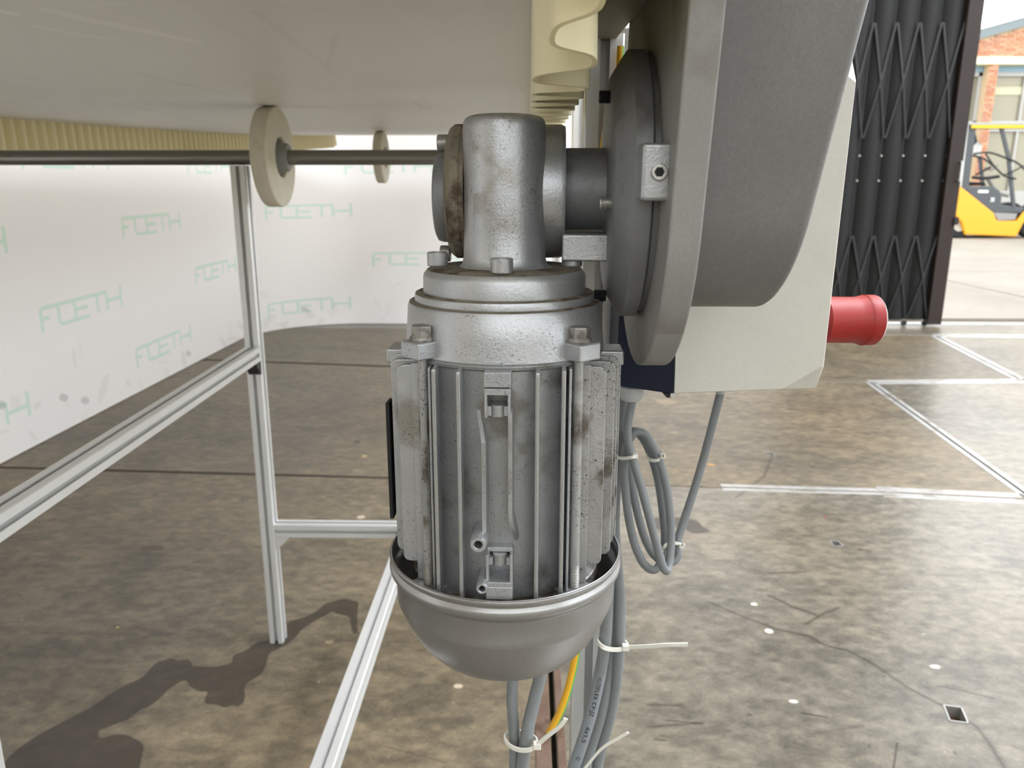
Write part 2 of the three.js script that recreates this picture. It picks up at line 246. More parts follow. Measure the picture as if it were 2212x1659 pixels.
slab([[1.55, -2.262], [2.1, -2.225], [3.8, -2.12], [3.8, -3.86], [2.46, -3.805], [1.69, -3.768]], fmFar, texFar);
slab([[-2.4, -4.29], [-0.85, -4.081], [1.28, -3.75], [1.69, -3.768], [2.46, -3.805], [2.65, -5.05], [-2.4, -5.3]], fmBrownFar, texFar);
slab([[2.46, -3.805], [3.8, -3.86], [3.8, -5.04], [2.65, -5.05]], fmFar, texFar);
slab([[-2.4, -5.3], [2.65, -5.05], [3.8, -5.04], [3.8, -5.6], [-2.4, -5.6]], fmFar, texFar);
slab([[3.8, -2.12], [9, -1.8], [9, -5.6], [3.8, -5.6]], fmWide);
slab([[-4, -2.6], [-2.4, -2.506], [-2.4, -5.6], [-4, -5.6]], fmWide);
part('subfloor', box(13, 0.1, 12.7, 2.5, -0.09, 0.7), mat({ color: 0x57503f, roughness: 0.95 }), floor);
function strip(a, b, w, off, y = 0.0012, m = M.strip, n = 'joint_strip') {
  const d = V(b[0] - a[0], 0, b[1] - a[1]), L = d.length(), o = V(-d.z, 0, d.x).multiplyScalar(off / L);
  const g = box(L, 0.012, w, 0, y - 0.006, 0, 0.001).rotateY(Math.atan2(-d.z, d.x)).translate((a[0] + b[0]) / 2 + o.x, 0, (a[1] + b[1]) / 2 + o.z);
  return part(n, g, m, floor);
}
for (const o of [-1, 1]) {                                // steel edging either side of the joints on the open floor
  strip([0.62, -2.342], [1.1075, -2.315], 0.02, o * 0.016); strip([1.1075, -2.315], [1.55, -2.262], 0.036, o * 0.025); strip([1.55, -2.262], [3.8, -2.12], 0.04, o * 0.027);
  strip([1.55, -2.262], [1.69, -3.768], 0.02, o * 0.0145); strip([1.69, -3.768], [2.46, -3.805], 0.034, o * 0.023); strip([2.46, -3.805], [3.8, -3.86], 0.04, o * 0.026);
  strip([2.46, -3.805], [2.65, -5.05], 0.028, o * 0.019); strip([2.65, -5.05], [3.8, -5.04], 0.045, o * 0.029);
}
M.filler = mat({ color: 0x3d3428, roughness: 0.9 });
strip([-2.4, -2.506], [0.02, -2.376], 0.022, 0, 0.0006, M.filler, 'joint_filler'); strip([-2.4, -4.29], [-0.85, -4.081], 0.04, 0, 0.0006, M.filler, 'joint_filler'); strip([-0.85, -4.081], [1.28, -3.75], 0.04, 0, 0.0006, M.filler, 'joint_filler');
strip([0.0295, -0.9], [0.0295, -2.36], 0.026, 0, 0.0016, M.rust); strip([0.0605, -0.9], [0.0605, -2.36], 0.014, 0, 0.0016, M.rust);
strip([1.9, -5.53], [8.4, -5.47], 0.09, 0, 0.004, M.strip, 'door_track');
for (const hole of [socketHole, socketHole2, socketHole3]) { // small steel-lined sockets let into the floor
  const y0 = -0.026, g = [];
  for (let i = 0; i < 4; i++) { const a = hole[i], b = hole[(i + 1) % 4], L = Math.hypot(b[0] - a[0], b[1] - a[1]); g.push(box(L, 0.027, 0.0025).rotateY(Math.atan2(-(b[1] - a[1]), b[0] - a[0])).translate((a[0] + b[0]) / 2, -0.0125, (a[1] + b[1]) / 2)); }
  part('floor_socket_frame', g, M.strip, floor);
  part('floor_socket_bottom', extr(poly(hole.map(([x, z]) => [x, -z])), 0.003).rotateX(-Math.PI / 2).translate(0, y0, 0), mat({ color: 0x5a3a1c, roughness: 0.8 }), floor);
}
function wallMesh(name, w, h, d, x, y, z) { const o = part(name, box(w, h, d, x, y, z), M.hall, scene); o.name = name; o.userData.kind = 'structure'; return o; }
wallMesh('wall_left', 0.15, CEIL, 12.8, -4.075, CEIL / 2, 0.62);
{ // long window bands added to the unseen right-hand and rear walls to let in light
  const panel = (name, g) => { const o = part(name, g, M.hall, scene); o.name = name; o.userData.kind = 'structure'; };
  panel('wall_right', [box(0.15, 0.3, 12.8, 9.075, 0.15, 0.62), box(0.15, CEIL - 4.4, 12.8, 9.075, (CEIL + 4.4) / 2, 0.62), box(0.15, 4.1, 0.8, 9.075, 2.35, -5.38), box(0.15, 4.1, 0.8, 9.075, 2.35, 6.62)]);
  panel('wall_rear', [box(13.3, 1.9, 0.15, 2.5, 0.95, 7.075), box(13.3, CEIL - 4.6, 0.15, 2.5, (CEIL + 4.6) / 2, 7.075), box(0.8, 2.7, 0.15, -3.75, 3.25, 7.075), box(0.8, 2.7, 0.15, 8.75, 3.25, 7.075)]);
  const win = (name, x, y, z, w, h, alongZ) => {
    const o = struct(name); o.position.set(x, y, z); if (alongZ) o.rotation.y = Math.PI / 2;
    const f = [box(w, 0.06, 0.08, 0, h / 2 - 0.03, 0), box(w, 0.06, 0.08, 0, -h / 2 + 0.03, 0)], n = Math.round(w / 1.4); for (let i = 0; i <= n; i++) f.push(box(0.05, h, 0.08, -w / 2 + w * i / n, 0, 0));
    part('window_frame', f, M.winGrey, o);
    part('pane', box(w, h, 0.006), new THREE.MeshPhysicalMaterial({ color: 0xffffff, roughness: 0.02, transmission: 1, thickness: 0 }), o);
  };
  win('window_1', 9.075, 2.35, 0.62, 11.2, 4.1, true); win('window_2', 2.5, 3.25, 7.075, 11.7, 2.7, false);
}
{ const o = part('wall_front', [box(5.9, CEIL, 0.16, -1.2, CEIL / 2, -5.68), box(0.6, CEIL, 0.16, 8.85, CEIL / 2, -5.68), box(6.9, CEIL - 4.1, 0.16, 5.2, (CEIL + 4.1) / 2, -5.68)], M.hall, scene); o.name = 'wall_front'; o.userData.kind = 'structure'; }
{ const o = part('ceiling', box(13.3, 0.15, 13, 2.5, CEIL + 0.075, 0.6), M.hallCeil, scene); o.name = 'ceiling'; o.userData.kind = 'structure'; }
LAMPS.forEach(([x, z, w, l, I, c]) => {
  const t = thing('added_panel_light', 'added square white panel light on the unseen hall ceiling', 'added ceiling light', [x, CEIL - 0.06, z], 'added panel lights on the unseen hall ceiling');
  part('housing', [box(w + 0.06, 0.05, 0.03, 0, 0.03, l / 2 + 0.015), box(w + 0.06, 0.05, 0.03, 0, 0.03, -l / 2 - 0.015), box(0.03, 0.05, l, w / 2 + 0.015, 0.03, 0), box(0.03, 0.05, l, -w / 2 - 0.015, 0.03, 0), box(w, 0.02, l, 0, 0.05, 0)], M.white, t);
  part('diffuser', box(w, 0.01, l, 0, 0.025, 0), M.glow, t);
  const L = new THREE.RectAreaLight(c, I, w, l); L.position.set(x, CEIL - 0.06, z); L.lookAt(x, 0, z); L.castShadow = true; L.name = 'added_panel_lamp'; scene.add(L);
});

// ------------------------------------------------------------------ printed backdrop: straight along the left, round a corner, then across
{
  const RR = 0.65, xw = -1.82, zc = -4.776, xc = xw + RR, zb = zc - RR, S0 = -0.6, S1 = -zc + RR * Math.PI / 2 + (1.75 - xc), top = 2.4;
  const at = (s) => { const a = -zc, b = a + RR * Math.PI / 2; if (s < a) return [xw, -s, 1, 0]; if (s < b) { const t = (s - a) / RR; return [xc - RR * Math.cos(t), zc - RR * Math.sin(t), Math.cos(t), Math.sin(t)]; } return [xc + (s - b), zb, 0, 1]; };
  const us = []; for (let s = S0; s < -zc; s += 0.4) us.push(s); for (let i = 0; i <= 24; i++) us.push(-zc + RR * Math.PI / 2 * i / 24); us.push((S1 - zc) / 2 + 1.5, S1);
  us.sort((a, b) => a - b);
  const pos = [], nor = [], uv = [], idx = [], T = 0.004, y0 = 0.003;
  for (const f of [1, -1]) for (const s of us) for (const y of [y0, top]) { const [x, z, nx, nz] = at(s), o = f > 0 ? 0 : -T; pos.push(x + nx * o, y, z + nz * o); nor.push(nx * f, 0, nz * f); uv.push((s - S0) / (S1 - S0), y / top); }
  const n = us.length; for (let k = 0; k < 2; k++) for (let i = 0; i < n - 1; i++) { const a = k * n * 2 + i * 2; k ? idx.push(a, a + 1, a + 2, a + 1, a + 3, a + 2) : idx.push(a, a + 2, a + 1, a + 1, a + 2, a + 3); }
  for (let i = 0; i < n - 1; i++) { const a = i * 2, b = n * 2 + i * 2; idx.push(a, b, a + 2, b, b + 2, a + 2, a + 1, a + 3, b + 1, b + 1, a + 3, b + 3); }
  const g = new THREE.BufferGeometry(); g.setAttribute('position', new THREE.Float32BufferAttribute(pos, 3)); g.setAttribute('normal', new THREE.Float32BufferAttribute(nor, 3)); g.setAttribute('uv', new THREE.Float32BufferAttribute(uv, 2)); g.setIndex(idx);
  const cv = document.createElement('canvas'); cv.width = 2048; cv.height = 640; const c = cv.getContext('2d'), sx = 2048 / (S1 - S0), sy = 640 / top, rr = rng(17);
  c.fillStyle = '#f3f2f2'; c.fillRect(0, 0, 2048, 640);
  function word(s, y, w = 0.605, h = 0.1) {                // lower left corner of the F at (s, y)
    const X = (u) => (s + u * w - S0) * sx, Y = (v) => 640 - (y + v * h) * sy, line = (...p) => { c.beginPath(); p.forEach(([u, v], i) => (i ? c.lineTo(X(u), Y(v)) : c.moveTo(X(u), Y(v)))); c.stroke(); };
    c.strokeStyle = '#d3ebdf'; c.lineWidth = 0.0135 * sy; c.lineJoin = 'round'; c.lineCap = 'butt';
    line([0.012, -0.08], [0.012, 0.72], [0.03, 0.82], [0.78, 0.86]);        // stem of the F and the long bar over all
    line([0, 0.42], [0.1, 0.42]);
    line([0.2, 0.84], [0.2, 0.15], [0.22, 0.06], [0.55, 0.06]);            // O with the foot of the E
    line([0.385, 0.84], [0.385, 0.06]); line([0.385, 0.46], [0.54, 0.46]);
    line([0.66, 0.84], [0.66, 0.08]); line([0.785, 0.88], [0.785, 0.08]); line([0.785, 0.48], [0.985, 0.48]); line([0.985, 1.0], [0.985, 0.06]);
  }
  for (const [s, y] of [[3.51, 0.716], [2.11, 0.7], [0.71, 0.7], [2.835, 0.408], [1.44, 0.408], [4.23, 0.422], [3.498, 0.12], [2.1, 0.112], [0.7, 0.112], [5.155, 0.735], [5.883, 0.413], [5.118, 0.1], [6.52, 0.1], [6.56, 0.735], [7.25, 0.413], [2.86, 1.002], [1.46, 1.002], [4.26, 1.01], [5.72, 1.03], [7.1, 1.03], [3.5, 1.3], [5.2, 1.3]]) word(s, y);
  for (let i = 0; i < 70; i++) { const s = 1.5 + rr() * 5.5, y = rr() * rr() * 0.32; c.fillStyle = `rgba(120,116,112,${0.03 + rr() * 0.06})`; c.beginPath(); c.ellipse((s - S0) * sx, 640 - y * sy, 3 + rr() * 16, 1 + rr() * 6, rr() * 3, 0, 7); c.fill(); }
  for (const [s, y] of [[2.91, 0.13], [5.4, 0.12], [4.05, 0.07], [3.05, 0.08], [2.55, 0.2]]) { c.fillStyle = 'rgba(90,92,86,0.2)'; c.beginPath(); c.ellipse((s - S0) * sx, 640 - y * sy, 7, 4, 0.4, 0, 7); c.fill(); }
  const t = new THREE.CanvasTexture(cv); t.colorSpace = THREE.SRGBColorSpace;
  tag(part('photo_backdrop', g, mat({ map: t, roughness: 0.6 }), scene, true), 'white curved backdrop panel printed all over with pale green lettering, standing behind the machine', 'backdrop');
}

// ------------------------------------------------------------------ folding door, yard, building, forklift
{
  const z = -5.42, xr = 2.85, pw = 0.143, t = thing('folding_door', 'black folding concertina door pushed together beside the bright opening', 'door', [2.3, 0, z]);
  for (let i = 0; i < 7; i++) {                            // bulging leaves, hinged edge to edge
    const x1 = xr - 0.09 - i * pw - 2.3, cx = x1 - pw / 2, sh = [], w = pw / 2 - 0.004; for (let k = 0; k <= 10; k++) { const u = -1 + k / 5; sh.push([u * w, -0.035 * (1 - u * u)]); } sh.push([w, 0.02], [-w, 0.02]);
    const pn = part('panel', creased(extr(poly(sh), 3.86, 0).rotateX(-Math.PI / 2).translate(cx, 0.05, 0), R(40)), M.door, t);
    for (const [y0, y1] of [[0.06, 0.62], [1.25, 1.95], [2.4, 3.0]]) for (const s of [-1, 1]) part('lattice_bar', [bar(V(cx - 0.066 * s, y0, 0.03), V(cx, (y0 + y1) / 2, 0.046), 0.012, 0.006), bar(V(cx, (y0 + y1) / 2, 0.046), V(cx + 0.066 * s, y1, 0.03), 0.012, 0.006)], M.doorBar, pn);
    for (const y of [0.98, 1.14]) part('rivet', alongZ(lathe([[0, 0.006], [0.006, 0.004], [0.007, 0]], 12)).translate(x1, y, 0.012), M.winGrey, pn);
    part('roller', alongZ(new THREE.CylinderGeometry(0.02, 0.02, 0.012, 16)).translate(x1, 0.021, 0), M.blackSteel, t);
  }
  const post = part('lead_post', box(0.095, 3.95, 0.07, xr - 0.0475 - 2.3, 1.995, 0.02, 0.004), M.doorPost, t);
  part('handle', [rod(V(0.525, 0.98, 0.085), V(0.525, 1.1, 0.085), 0.006), rod(V(0.525, 0.98, 0.05), V(0.525, 0.98, 0.085), 0.006), rod(V(0.525, 1.1, 0.05), V(0.525, 1.1, 0.085), 0.006)], M.bright, post);
  part('latch', box(0.03, 0.05, 0.02, 0.55, 0.72, 0.06, 0.003), M.doorBar, post);
}
{
  const g = struct('ground');
  const m = mat({ map: mottled(512, 6, [132, 125, 113], { mott: 14, dirt: 0.2, dirtCol: [108, 101, 92], seed: 95 }), roughness: 0.8 });
  for (const [x0, x1, z0, z1] of [[-6, 4.4, -5.76, -11], [4.4, 9.6, -5.76, -9.2], [9.6, 30, -5.76, -9.2], [4.4, 16, -9.2, -13.5], [16, 30, -9.2, -13.5], [-6, 4.4, -11, -40], [4.4, 30, -13.5, -19], [4.4, 30, -19, -40]]) part('slab', box(x1 - x0 - 0.03, 0.1, z0 - z1 - 0.03, (x0 + x1) / 2, -0.05, (z0 + z1) / 2, 0.006), m, g);
  part('gravel_bed', box(36.2, 0.1, 34.4, 12, -0.075, -22.9), mat({ color: 0x7c7468, roughness: 0.95 }), g);
}
{ // brick building across the yard: gable over a cream band, piers and steel windows
  const F = 22, Zf = -F, t = thing('brick_building', 'red brick building with slate gable, cream band and tall grey windows across the yard', 'building', [P(2140, 420, F).x, 0, Zf]);
  const X0 = t.position.x, q = (px, py) => { const p = P(px, py, F); return [p.x - X0, p.y]; };
  const [, yb0] = q(2150, 139), [, yb1] = q(2150, 123), xl = q(2085, 130)[0], xr = 6;
  const s1 = q(2116, 84), s2 = q(2212, 57), slope = (s2[1] - s1[1]) / (s2[0] - s1[0]), roofY = (x) => s1[1] + slope * (x - s1[0]);
  part('wall', [extr(poly([[xl - 3, yb1], [xr, yb1], [xr, roofY(xr)], [xl - 3, roofY(xl - 3)]]), 0.24).translate(0, 0, -0.26), box(9, yb0, 0.1, 1.5, yb0 / 2, -0.75)], M.mortar, t);
  part('band', box(xr - xl + 3, yb1 - yb0, 0.36, (xr + xl - 3) / 2, (yb0 + yb1) / 2, -0.13, 0.01), M.cream, t);
  const rf = part('roof_verge', [bar(V(xl - 3, roofY(xl - 3) + 0.12, -0.05), V(xr, roofY(xr) + 0.12, -0.05), 0.24, 0.3)], M.slate, t);
  part('capping', bar(V(xl - 3, roofY(xl - 3) + 0.25, -0.08), V(xr, roofY(xr) + 0.25, -0.08), 0.05, 0.4), M.white, rf);
  const rr = rng(7), bw = 0.21, bh = 0.052, pitch = 0.065, bg = new THREE.BoxGeometry(bw, bh, 0.03);
  const brick = (x, y, w = bw) => { const b = new THREE.Mesh(bg, M.bricks[Math.floor(rr() * 5)]); b.name = 'brick'; b.scale.x = w / bw; b.position.set(x, y, -0.012 + rr() * 0.005); b.castShadow = b.receiveShadow = true; t.add(b); };
  for (let r = 0; r < 20; r++) { const y = yb1 + 0.04 + r * pitch; for (let c = 0; c < 9; c++) { const x = xl + 0.25 + c * 0.222 + (r % 2) * 0.111; if (y + 0.05 < roofY(x) - 0.02 && x < 1.35) brick(x, y); } }
  const [pl] = q(2136, 150), [pr] = q(2157, 150);
  part('pier', box(pr - pl, yb0, 0.24, (pl + pr) / 2, yb0 / 2, -0.14), M.mortar, t);
  for (let r = 0; r < 58; r++) { const y = yb0 - 0.035 - r * pitch; if (y < 0.1) break; const w = pr - pl - 0.012; r % 2 ? (brick(pl + 0.006 + w * 0.33, y, w * 0.64), brick(pr - 0.006 - w * 0.15, y, w * 0.28)) : (brick(pl + 0.006 + w * 0.15, y, w * 0.28), brick(pr - 0.006 - w * 0.33, y, w * 0.64)); }
  for (const [x0, x1] of [[xl - 1.2, pl], [pr, pr + 1.9]]) {
    const w = part('window', [box(x1 - x0, 0.1, 0.1, (x0 + x1) / 2, yb0 - 0.21, -0.3), box(0.09, yb0, 0.1, x0 + 0.05, yb0 / 2, -0.3), box(0.09, yb0, 0.1, x1 - 0.05, yb0 / 2, -0.3), box(x1 - x0, 0.07, 0.1, (x0 + x1) / 2, yb0 - 1.42, -0.3), box(x1 - x0, 0.07, 0.1, (x0 + x1) / 2, yb0 - 1.62, -0.3), box(x1 - x0, 0.9, 0.12, (x0 + x1) / 2, 0.45, -0.3)], M.winGrey, t);
    part('head_panel', box(x1 - x0, 0.16, 0.12, (x0 + x1) / 2, yb0 - 0.08, -0.29), M.blueGrey, w);
    part('mullion', [box(0.06, yb0 - 0.9, 0.08, x0 + (x1 - x0) * 0.47, yb0 / 2 + 0.45, -0.3), box(0.06, yb0 - 0.9, 0.08, x0 + (x1 - x0) * 0.78, yb0 / 2 + 0.45, -0.3)], M.winGrey, w);
    part('pane', box(x1 - x0, yb0 - 0.9, 0.01, (x0 + x1) / 2, yb0 / 2 + 0.45, -0.34), M.pane, w);
    part('blind', box(x1 - x0 - 0.3, 0.2, 0.02, (x0 + x1) / 2 - 0.1, yb0 - 0.62, -0.318), mat({ color: 0xb7b69a, roughness: 0.8 }), w);
  }
}
{
  const F = 15.7, o0 = PY(2140, 515, 0), t = thing('forklift_truck', 'yellow and grey counterbalance forklift truck with black overhead guard standing in the yard', 'forklift', [P(2140, 515, F).x, 0, -F]);
  const X0 = t.position.x, c = (x, y) => { const p = P(x / 5.53 + 2040, y / 5.53 + 240, F); return [p.x - X0, p.y]; }, cs = (l) => l.map(([x, y]) => c(x, y));
  const W = 1.1, side = (pts, d = W, b = 0.02, z = 0) => extr(poly(cs(pts)), d - 2 * b, b, 8, 2).translate(0, 0, -d + b + z);
  const body = part('counterweight_body', side([[165, 900], [200, 905], [235, 930], [590, 1215], [620, 1290], [645, 1312], [870, 1312], [951, 1200], [1250, 1180], [1260, 1330], [951, 1330], [862, 1500], [245, 1476], [215, 1340], [130, 1240], [138, 1130], [165, 1095]]), M.yellow, t);
  const hood = part('engine_hood', side([[280, 900], [600, 895], [680, 950], [705, 1000], [700, 1120], [1000, 1160], [1000, 1225], [590, 1225], [240, 945]], W - 0.1, 0.03, -0.04), M.charcoal, t);
  part('step', side([[590, 1215], [880, 1225], [850, 1300], [650, 1310]], W - 0.02, 0.01, -0.012), mat({ color: 0x8d8a88, roughness: 0.7 }), body);
  { // number printed on the hood
    const cv = document.createElement('canvas'); cv.width = 128; cv.height = 64; const k = cv.getContext('2d'); k.fillStyle = '#4a4d50'; k.fillRect(0, 0, 128, 64); k.fillStyle = '#e4e4e0'; k.font = 'bold 60px sans-serif'; k.textAlign = 'center'; k.fillText('30', 64, 54);
    const tx = new THREE.CanvasTexture(cv); tx.colorSpace = THREE.SRGBColorSpace; const a = c(535, 1095), b = c(640, 1020);
    const g = new THREE.PlaneGeometry(b[0] - a[0], b[1] - a[1]).translate((a[0] + b[0]) / 2, (a[1] + b[1]) / 2, -0.037); part('number_plate', g, mat({ map: tx, roughness: 0.6 }), hood, true);
    const e = c(415, 975), f = c(540, 945); part('vent_label', box(f[0] - e[0], f[1] - e[1], 0.006, (e[0] + f[0]) / 2, (e[1] + f[1]) / 2, -0.038), M.white, hood);
  }
  part('seat', [side([[300, 850], [330, 838], [590, 850], [610, 885], [320, 895]], 0.5, 0.02, -0.3), side([[292, 560], [330, 560], [345, 850], [300, 860]], 0.5, 0.02, -0.3)], M.rubber, t);
  const p3 = (x, y, z) => { const [a, b] = c(x, y); return V(a, b, z); };
  for (const z of [-0.06, -W + 0.06]) {
    const pl = part('guard_pillar', bar(p3(235, 940, z), p3(330, 150, z), 0.2, 0.06), M.charcoal, t);
    part('pillar_edge', bar(p3(200, 900, z + 0.01), p3(288, 145, z + 0.01), 0.035, 0.07), mat({ color: 0xb7b7b0, roughness: 0.5 }), pl);
    part('front_pillar', [bar(p3(850, 1160, z), p3(790, 560, z), 0.06, 0.05), bar(p3(790, 560, z), p3(700, 190, z), 0.06, 0.05)], M.charcoal, t);
  }
  const roof = part('overhead_guard', [box(2.2, 0.05, W, c(280, 150)[0] + 1.08, c(280, 150)[1], -W / 2, 0.01)], mat({ color: 0x9a9a96, roughness: 0.6 }), t);
  part('warning_stripe', box(1.0, 0.055, 0.02, c(640, 186)[0], c(640, 186)[1], 0.005), mat({ color: 0xd9b400, roughness: 0.5 }), roof);
  const tb = (l, r, z = -0.02) => tube(l.map(([x, y]) => p3(x, y, z)), r, 40, 8);
  part('grab_rail', [tb([[360, 510], [540, 495], [740, 560], [880, 620], [990, 720]], 0.018), tb([[350, 530], [480, 570], [620, 680], [720, 770], [860, 810]], 0.018), tb([[500, 510], [560, 600], [640, 700], [720, 770]], 0.016), tb([[700, 770], [830, 720], [960, 650]], 0.014)], M.black, t);
  part('armrest', [tb([[370, 790], [520, 800], [690, 780]], 0.03, -0.1), tb([[410, 760], [500, 715], [590, 665]], 0.02, -0.1)], M.black, t);
  part('steering_column', [tb([[700, 800], [760, 900], [840, 980], [950, 1010]], 0.04, -0.5), tb([[820, 640], [740, 690], [660, 670]], 0.02, -0.5)], mat({ color: 0x8c8a84, roughness: 0.6 }), t);
  { const [x, y] = c(640, 440); part('gas_bottle', lathe([[0, 0], [0.06, 0], [0.07, 0.03], [0.07, 0.2], [0.03, 0.26], [0, 0.27]], 20).translate(x, y - 0.12, -0.7), M.white, t); }
  { const [x, y] = c(415, 700); part('extinguisher', lathe([[0, 0], [0.05, 0], [0.05, 0.12], [0.02, 0.16], [0, 0.16]], 16).translate(x, y - 0.06, -0.6), M.red, t); }
  for (const [x, y, r, z] of [[190, 1450, 0.26, -0.14], [190, 1450, 0.26, -W + 0.14], [1080, 1430, 0.34, -0.12], [1080, 1430, 0.34, -W + 0.12]]) {
    const w = part('wheel', alongZ(lathe([[r * 0.5, -0.1], [r * 0.93, -0.1], [r, -0.07], [r, 0.07], [r * 0.93, 0.1], [r * 0.5, 0.1]], 36)).translate(c(x, y)[0], r + 0.002, z), M.rubber, t);
    part('rim', alongZ(lathe([[0, -0.06], [r * 0.5, -0.08], [r * 0.52, 0.08], [r * 0.3, 0.06], [0, 0.05]], 24)).translate(c(x, y)[0], r + 0.002, z), mat({ color: 0xb9b4a6, roughness: 0.6 }), w);
  }
}

// ------------------------------------------------------------------ conveyor frame: slotted aluminium profiles
function profileShape(s, slots = 1) {                     // square bar with a T slot in each face
  const h = s / 2, w = s * 0.125, d = s * 0.4, lip = s * 0.07, cw = s * 0.24, q = [];
  const side = [[-h + 0.0012, -h], [-w, -h], [-w, -h + lip], [-cw, -h + lip], [-cw, -h + d * 0.7], [-w, -h + d], [w, -h + d], [cw, -h + d * 0.7], [cw, -h + lip], [w, -h + lip], [w, -h], [h - 0.0012, -h]];
  for (let k = 0; k < 4; k++) { const c = Math.cos(k * Math.PI / 2), n = Math.sin(k * Math.PI / 2); side.forEach(([x, y]) => q.push([x * c - y * n, x * n + y * c])); }
  return poly(q);
}
const PROF = 0.028, profSh = profileShape(PROF);
function profile(axis, len) { const g = extr(profSh, len, 0); return axis === 'y' ? g.rotateX(-Math.PI / 2) : axis === 'x' ? g.rotateY(Math.PI / 2) : g; }   // z: from 0 to +len
const frame = thing('conveyor_stand', 'aluminium profile frame of posts and rails carrying the conveyor belt', 'frame', [-0.52, 0, -1.45]);
const fx = (x) => x + 0.52, fz = (z) => z + 1.45;
function post(x, z, y0, y1) { return part('post', profile('y', y1 - y0).translate(fx(x), y0, fz(z)), M.alu, frame); }
function gusset(x, y, z, sx, sy, dir, m) {                 // triangular corner bracket in the corner (x, y, z)
  const g = extr(poly([[0, 0], [0.026 * sx, 0], [0.026 * sx, 0.004 * sy], [0.004 * sx, 0.026 * sy], [0, 0.026 * sy]]), 0.022, 0.0008, 4, 1).translate(0, 0, -0.011);
  if (dir === 'z') g.rotateY(-Math.PI / 2);
  return part('corner_bracket', g.translate(fx(x), y, fz(z)), m, frame);
}
const pxL = -0.5229, pzL = -1.4503;
post(pxL, pzL, 0, 0.963);
part('rail', profile('z', 1.15).rotateX(R(1.15)).translate(fx(pxL + 0.003), 0.6195, fz(pzL + PROF / 2)), M.alu, frame);   // falls a little towards the front, like the belt
part('rail', profile('x', 0.585).translate(fx(pxL + PROF / 2), 0.2535, fz(pzL)), M.alu, frame);
part('rail', profile('z', 0.95).translate(fx(-0.2385), 0.2535, fz(pzL + PROF / 2)), M.alu, frame);
post(-0.5165, -0.616, 0, 0.589);
post(0.09, pzL, 0, 1.12);
post(0.055, -0.622, 0, 1.03);
post(0.098, -2.75, 0, 1.14);
gusset(pxL + 0.003, 0.605, pzL + PROF / 2, 1, -1, 'z', M.blackSteel);
gusset(pxL + PROF / 2, 0.239, pzL, 1, -1, 'x', M.alu);
gusset(-0.5165, 0.588, -0.63, 1, -1, 'z', M.alu);
{ // sheet-metal side frame on the right, rising with the belt
  const pts = (F, dy) => 0.92 + 0.05 + 0.052 * F + dy, g = [];
  const hb = (F) => 0.92 + 0.0735 + 0.054 * F;
  for (const [x, w] of [[0.0525, 0.02]]) g.push(extr(poly([[0.30, hb(0.30)], [4.7, hb(4.7)], [4.7, hb(4.7) + 0.2], [0.30, hb(0.30) + 0.3]]), w, 0.001, 2, 1).rotateY(Math.PI / 2).translate(fx(x - w / 2), 0, fz(0)));
  part('side_frame', g, M.frame, frame);
  { const q = [[1290, 60], [1378, 60], [1376, 330], [1318, 330], [1312, 190], [1292, 160]].map(([x, y]) => { const v = P(x, y, 0.66); return [fx(v.x), v.y]; }); part('bearing_plate', extr(poly(q), 0.006, 0.0006, 4, 1).translate(0, 0, fz(-0.666)), M.frame, frame); }
}

// ------------------------------------------------------------------ belt with corrugated side walls
const BX0 = -1.22, BX1 = 0.041, DR = 0.24, DF = 0.4;
const bh = (F) => 0.92 + 0.113 + 0.0126 * F + 0.0062 * F * F;          // sag of the return run
const beltPath = (() => {                                              // [F, y] with outward normal, from the far pulley along the return run and up round the drum
  const p = [], push = (F, y, nF, ny) => p.push({ F, y, nF, ny });
  const F1 = 4.85, yb = bh(F1), Rp = 0.12, yc = yb + Rp;
  for (let i = 24; i >= 1; i--) { const a = -Math.PI / 2 + Math.PI * i / 24; push(F1 + Rp * Math.cos(a), yc + Rp * Math.sin(a), Math.cos(a), Math.sin(a)); }
  const n = 1500; for (let i = 0; i <= n; i++) { const F = F1 + (DF + 0.006 - F1) * i / n, s = 0.0126 + 0.0124 * F, L = Math.hypot(1, s); push(F, bh(F), s / L, -1 / L); }
  const y0 = bh(DF) + DR; for (let i = 1; i <= 220; i++) { const a = -Math.PI / 2 - Math.PI * i / 220; push(DF + DR * Math.cos(a), y0 + DR * Math.sin(a), Math.cos(a), Math.sin(a)); }
  const e = p[p.length - 1], f = { F: F1, y: yc + Rp }; for (let i = 1; i <= 12; i++) push(e.F + (f.F - e.F) * i / 12, e.y + (f.y - e.y) * i / 12, 0, 1);
  let s = 0; p.forEach((q, i) => { if (i) s += Math.hypot(q.F - p[i - 1].F, q.y - p[i - 1].y); q.s = s; });
  return p;
})();
const beltIdx = (F) => beltPath.findIndex((q, i) => i > 30 && q.F <= F);
const sT = beltPath[beltIdx(0.46)].s;
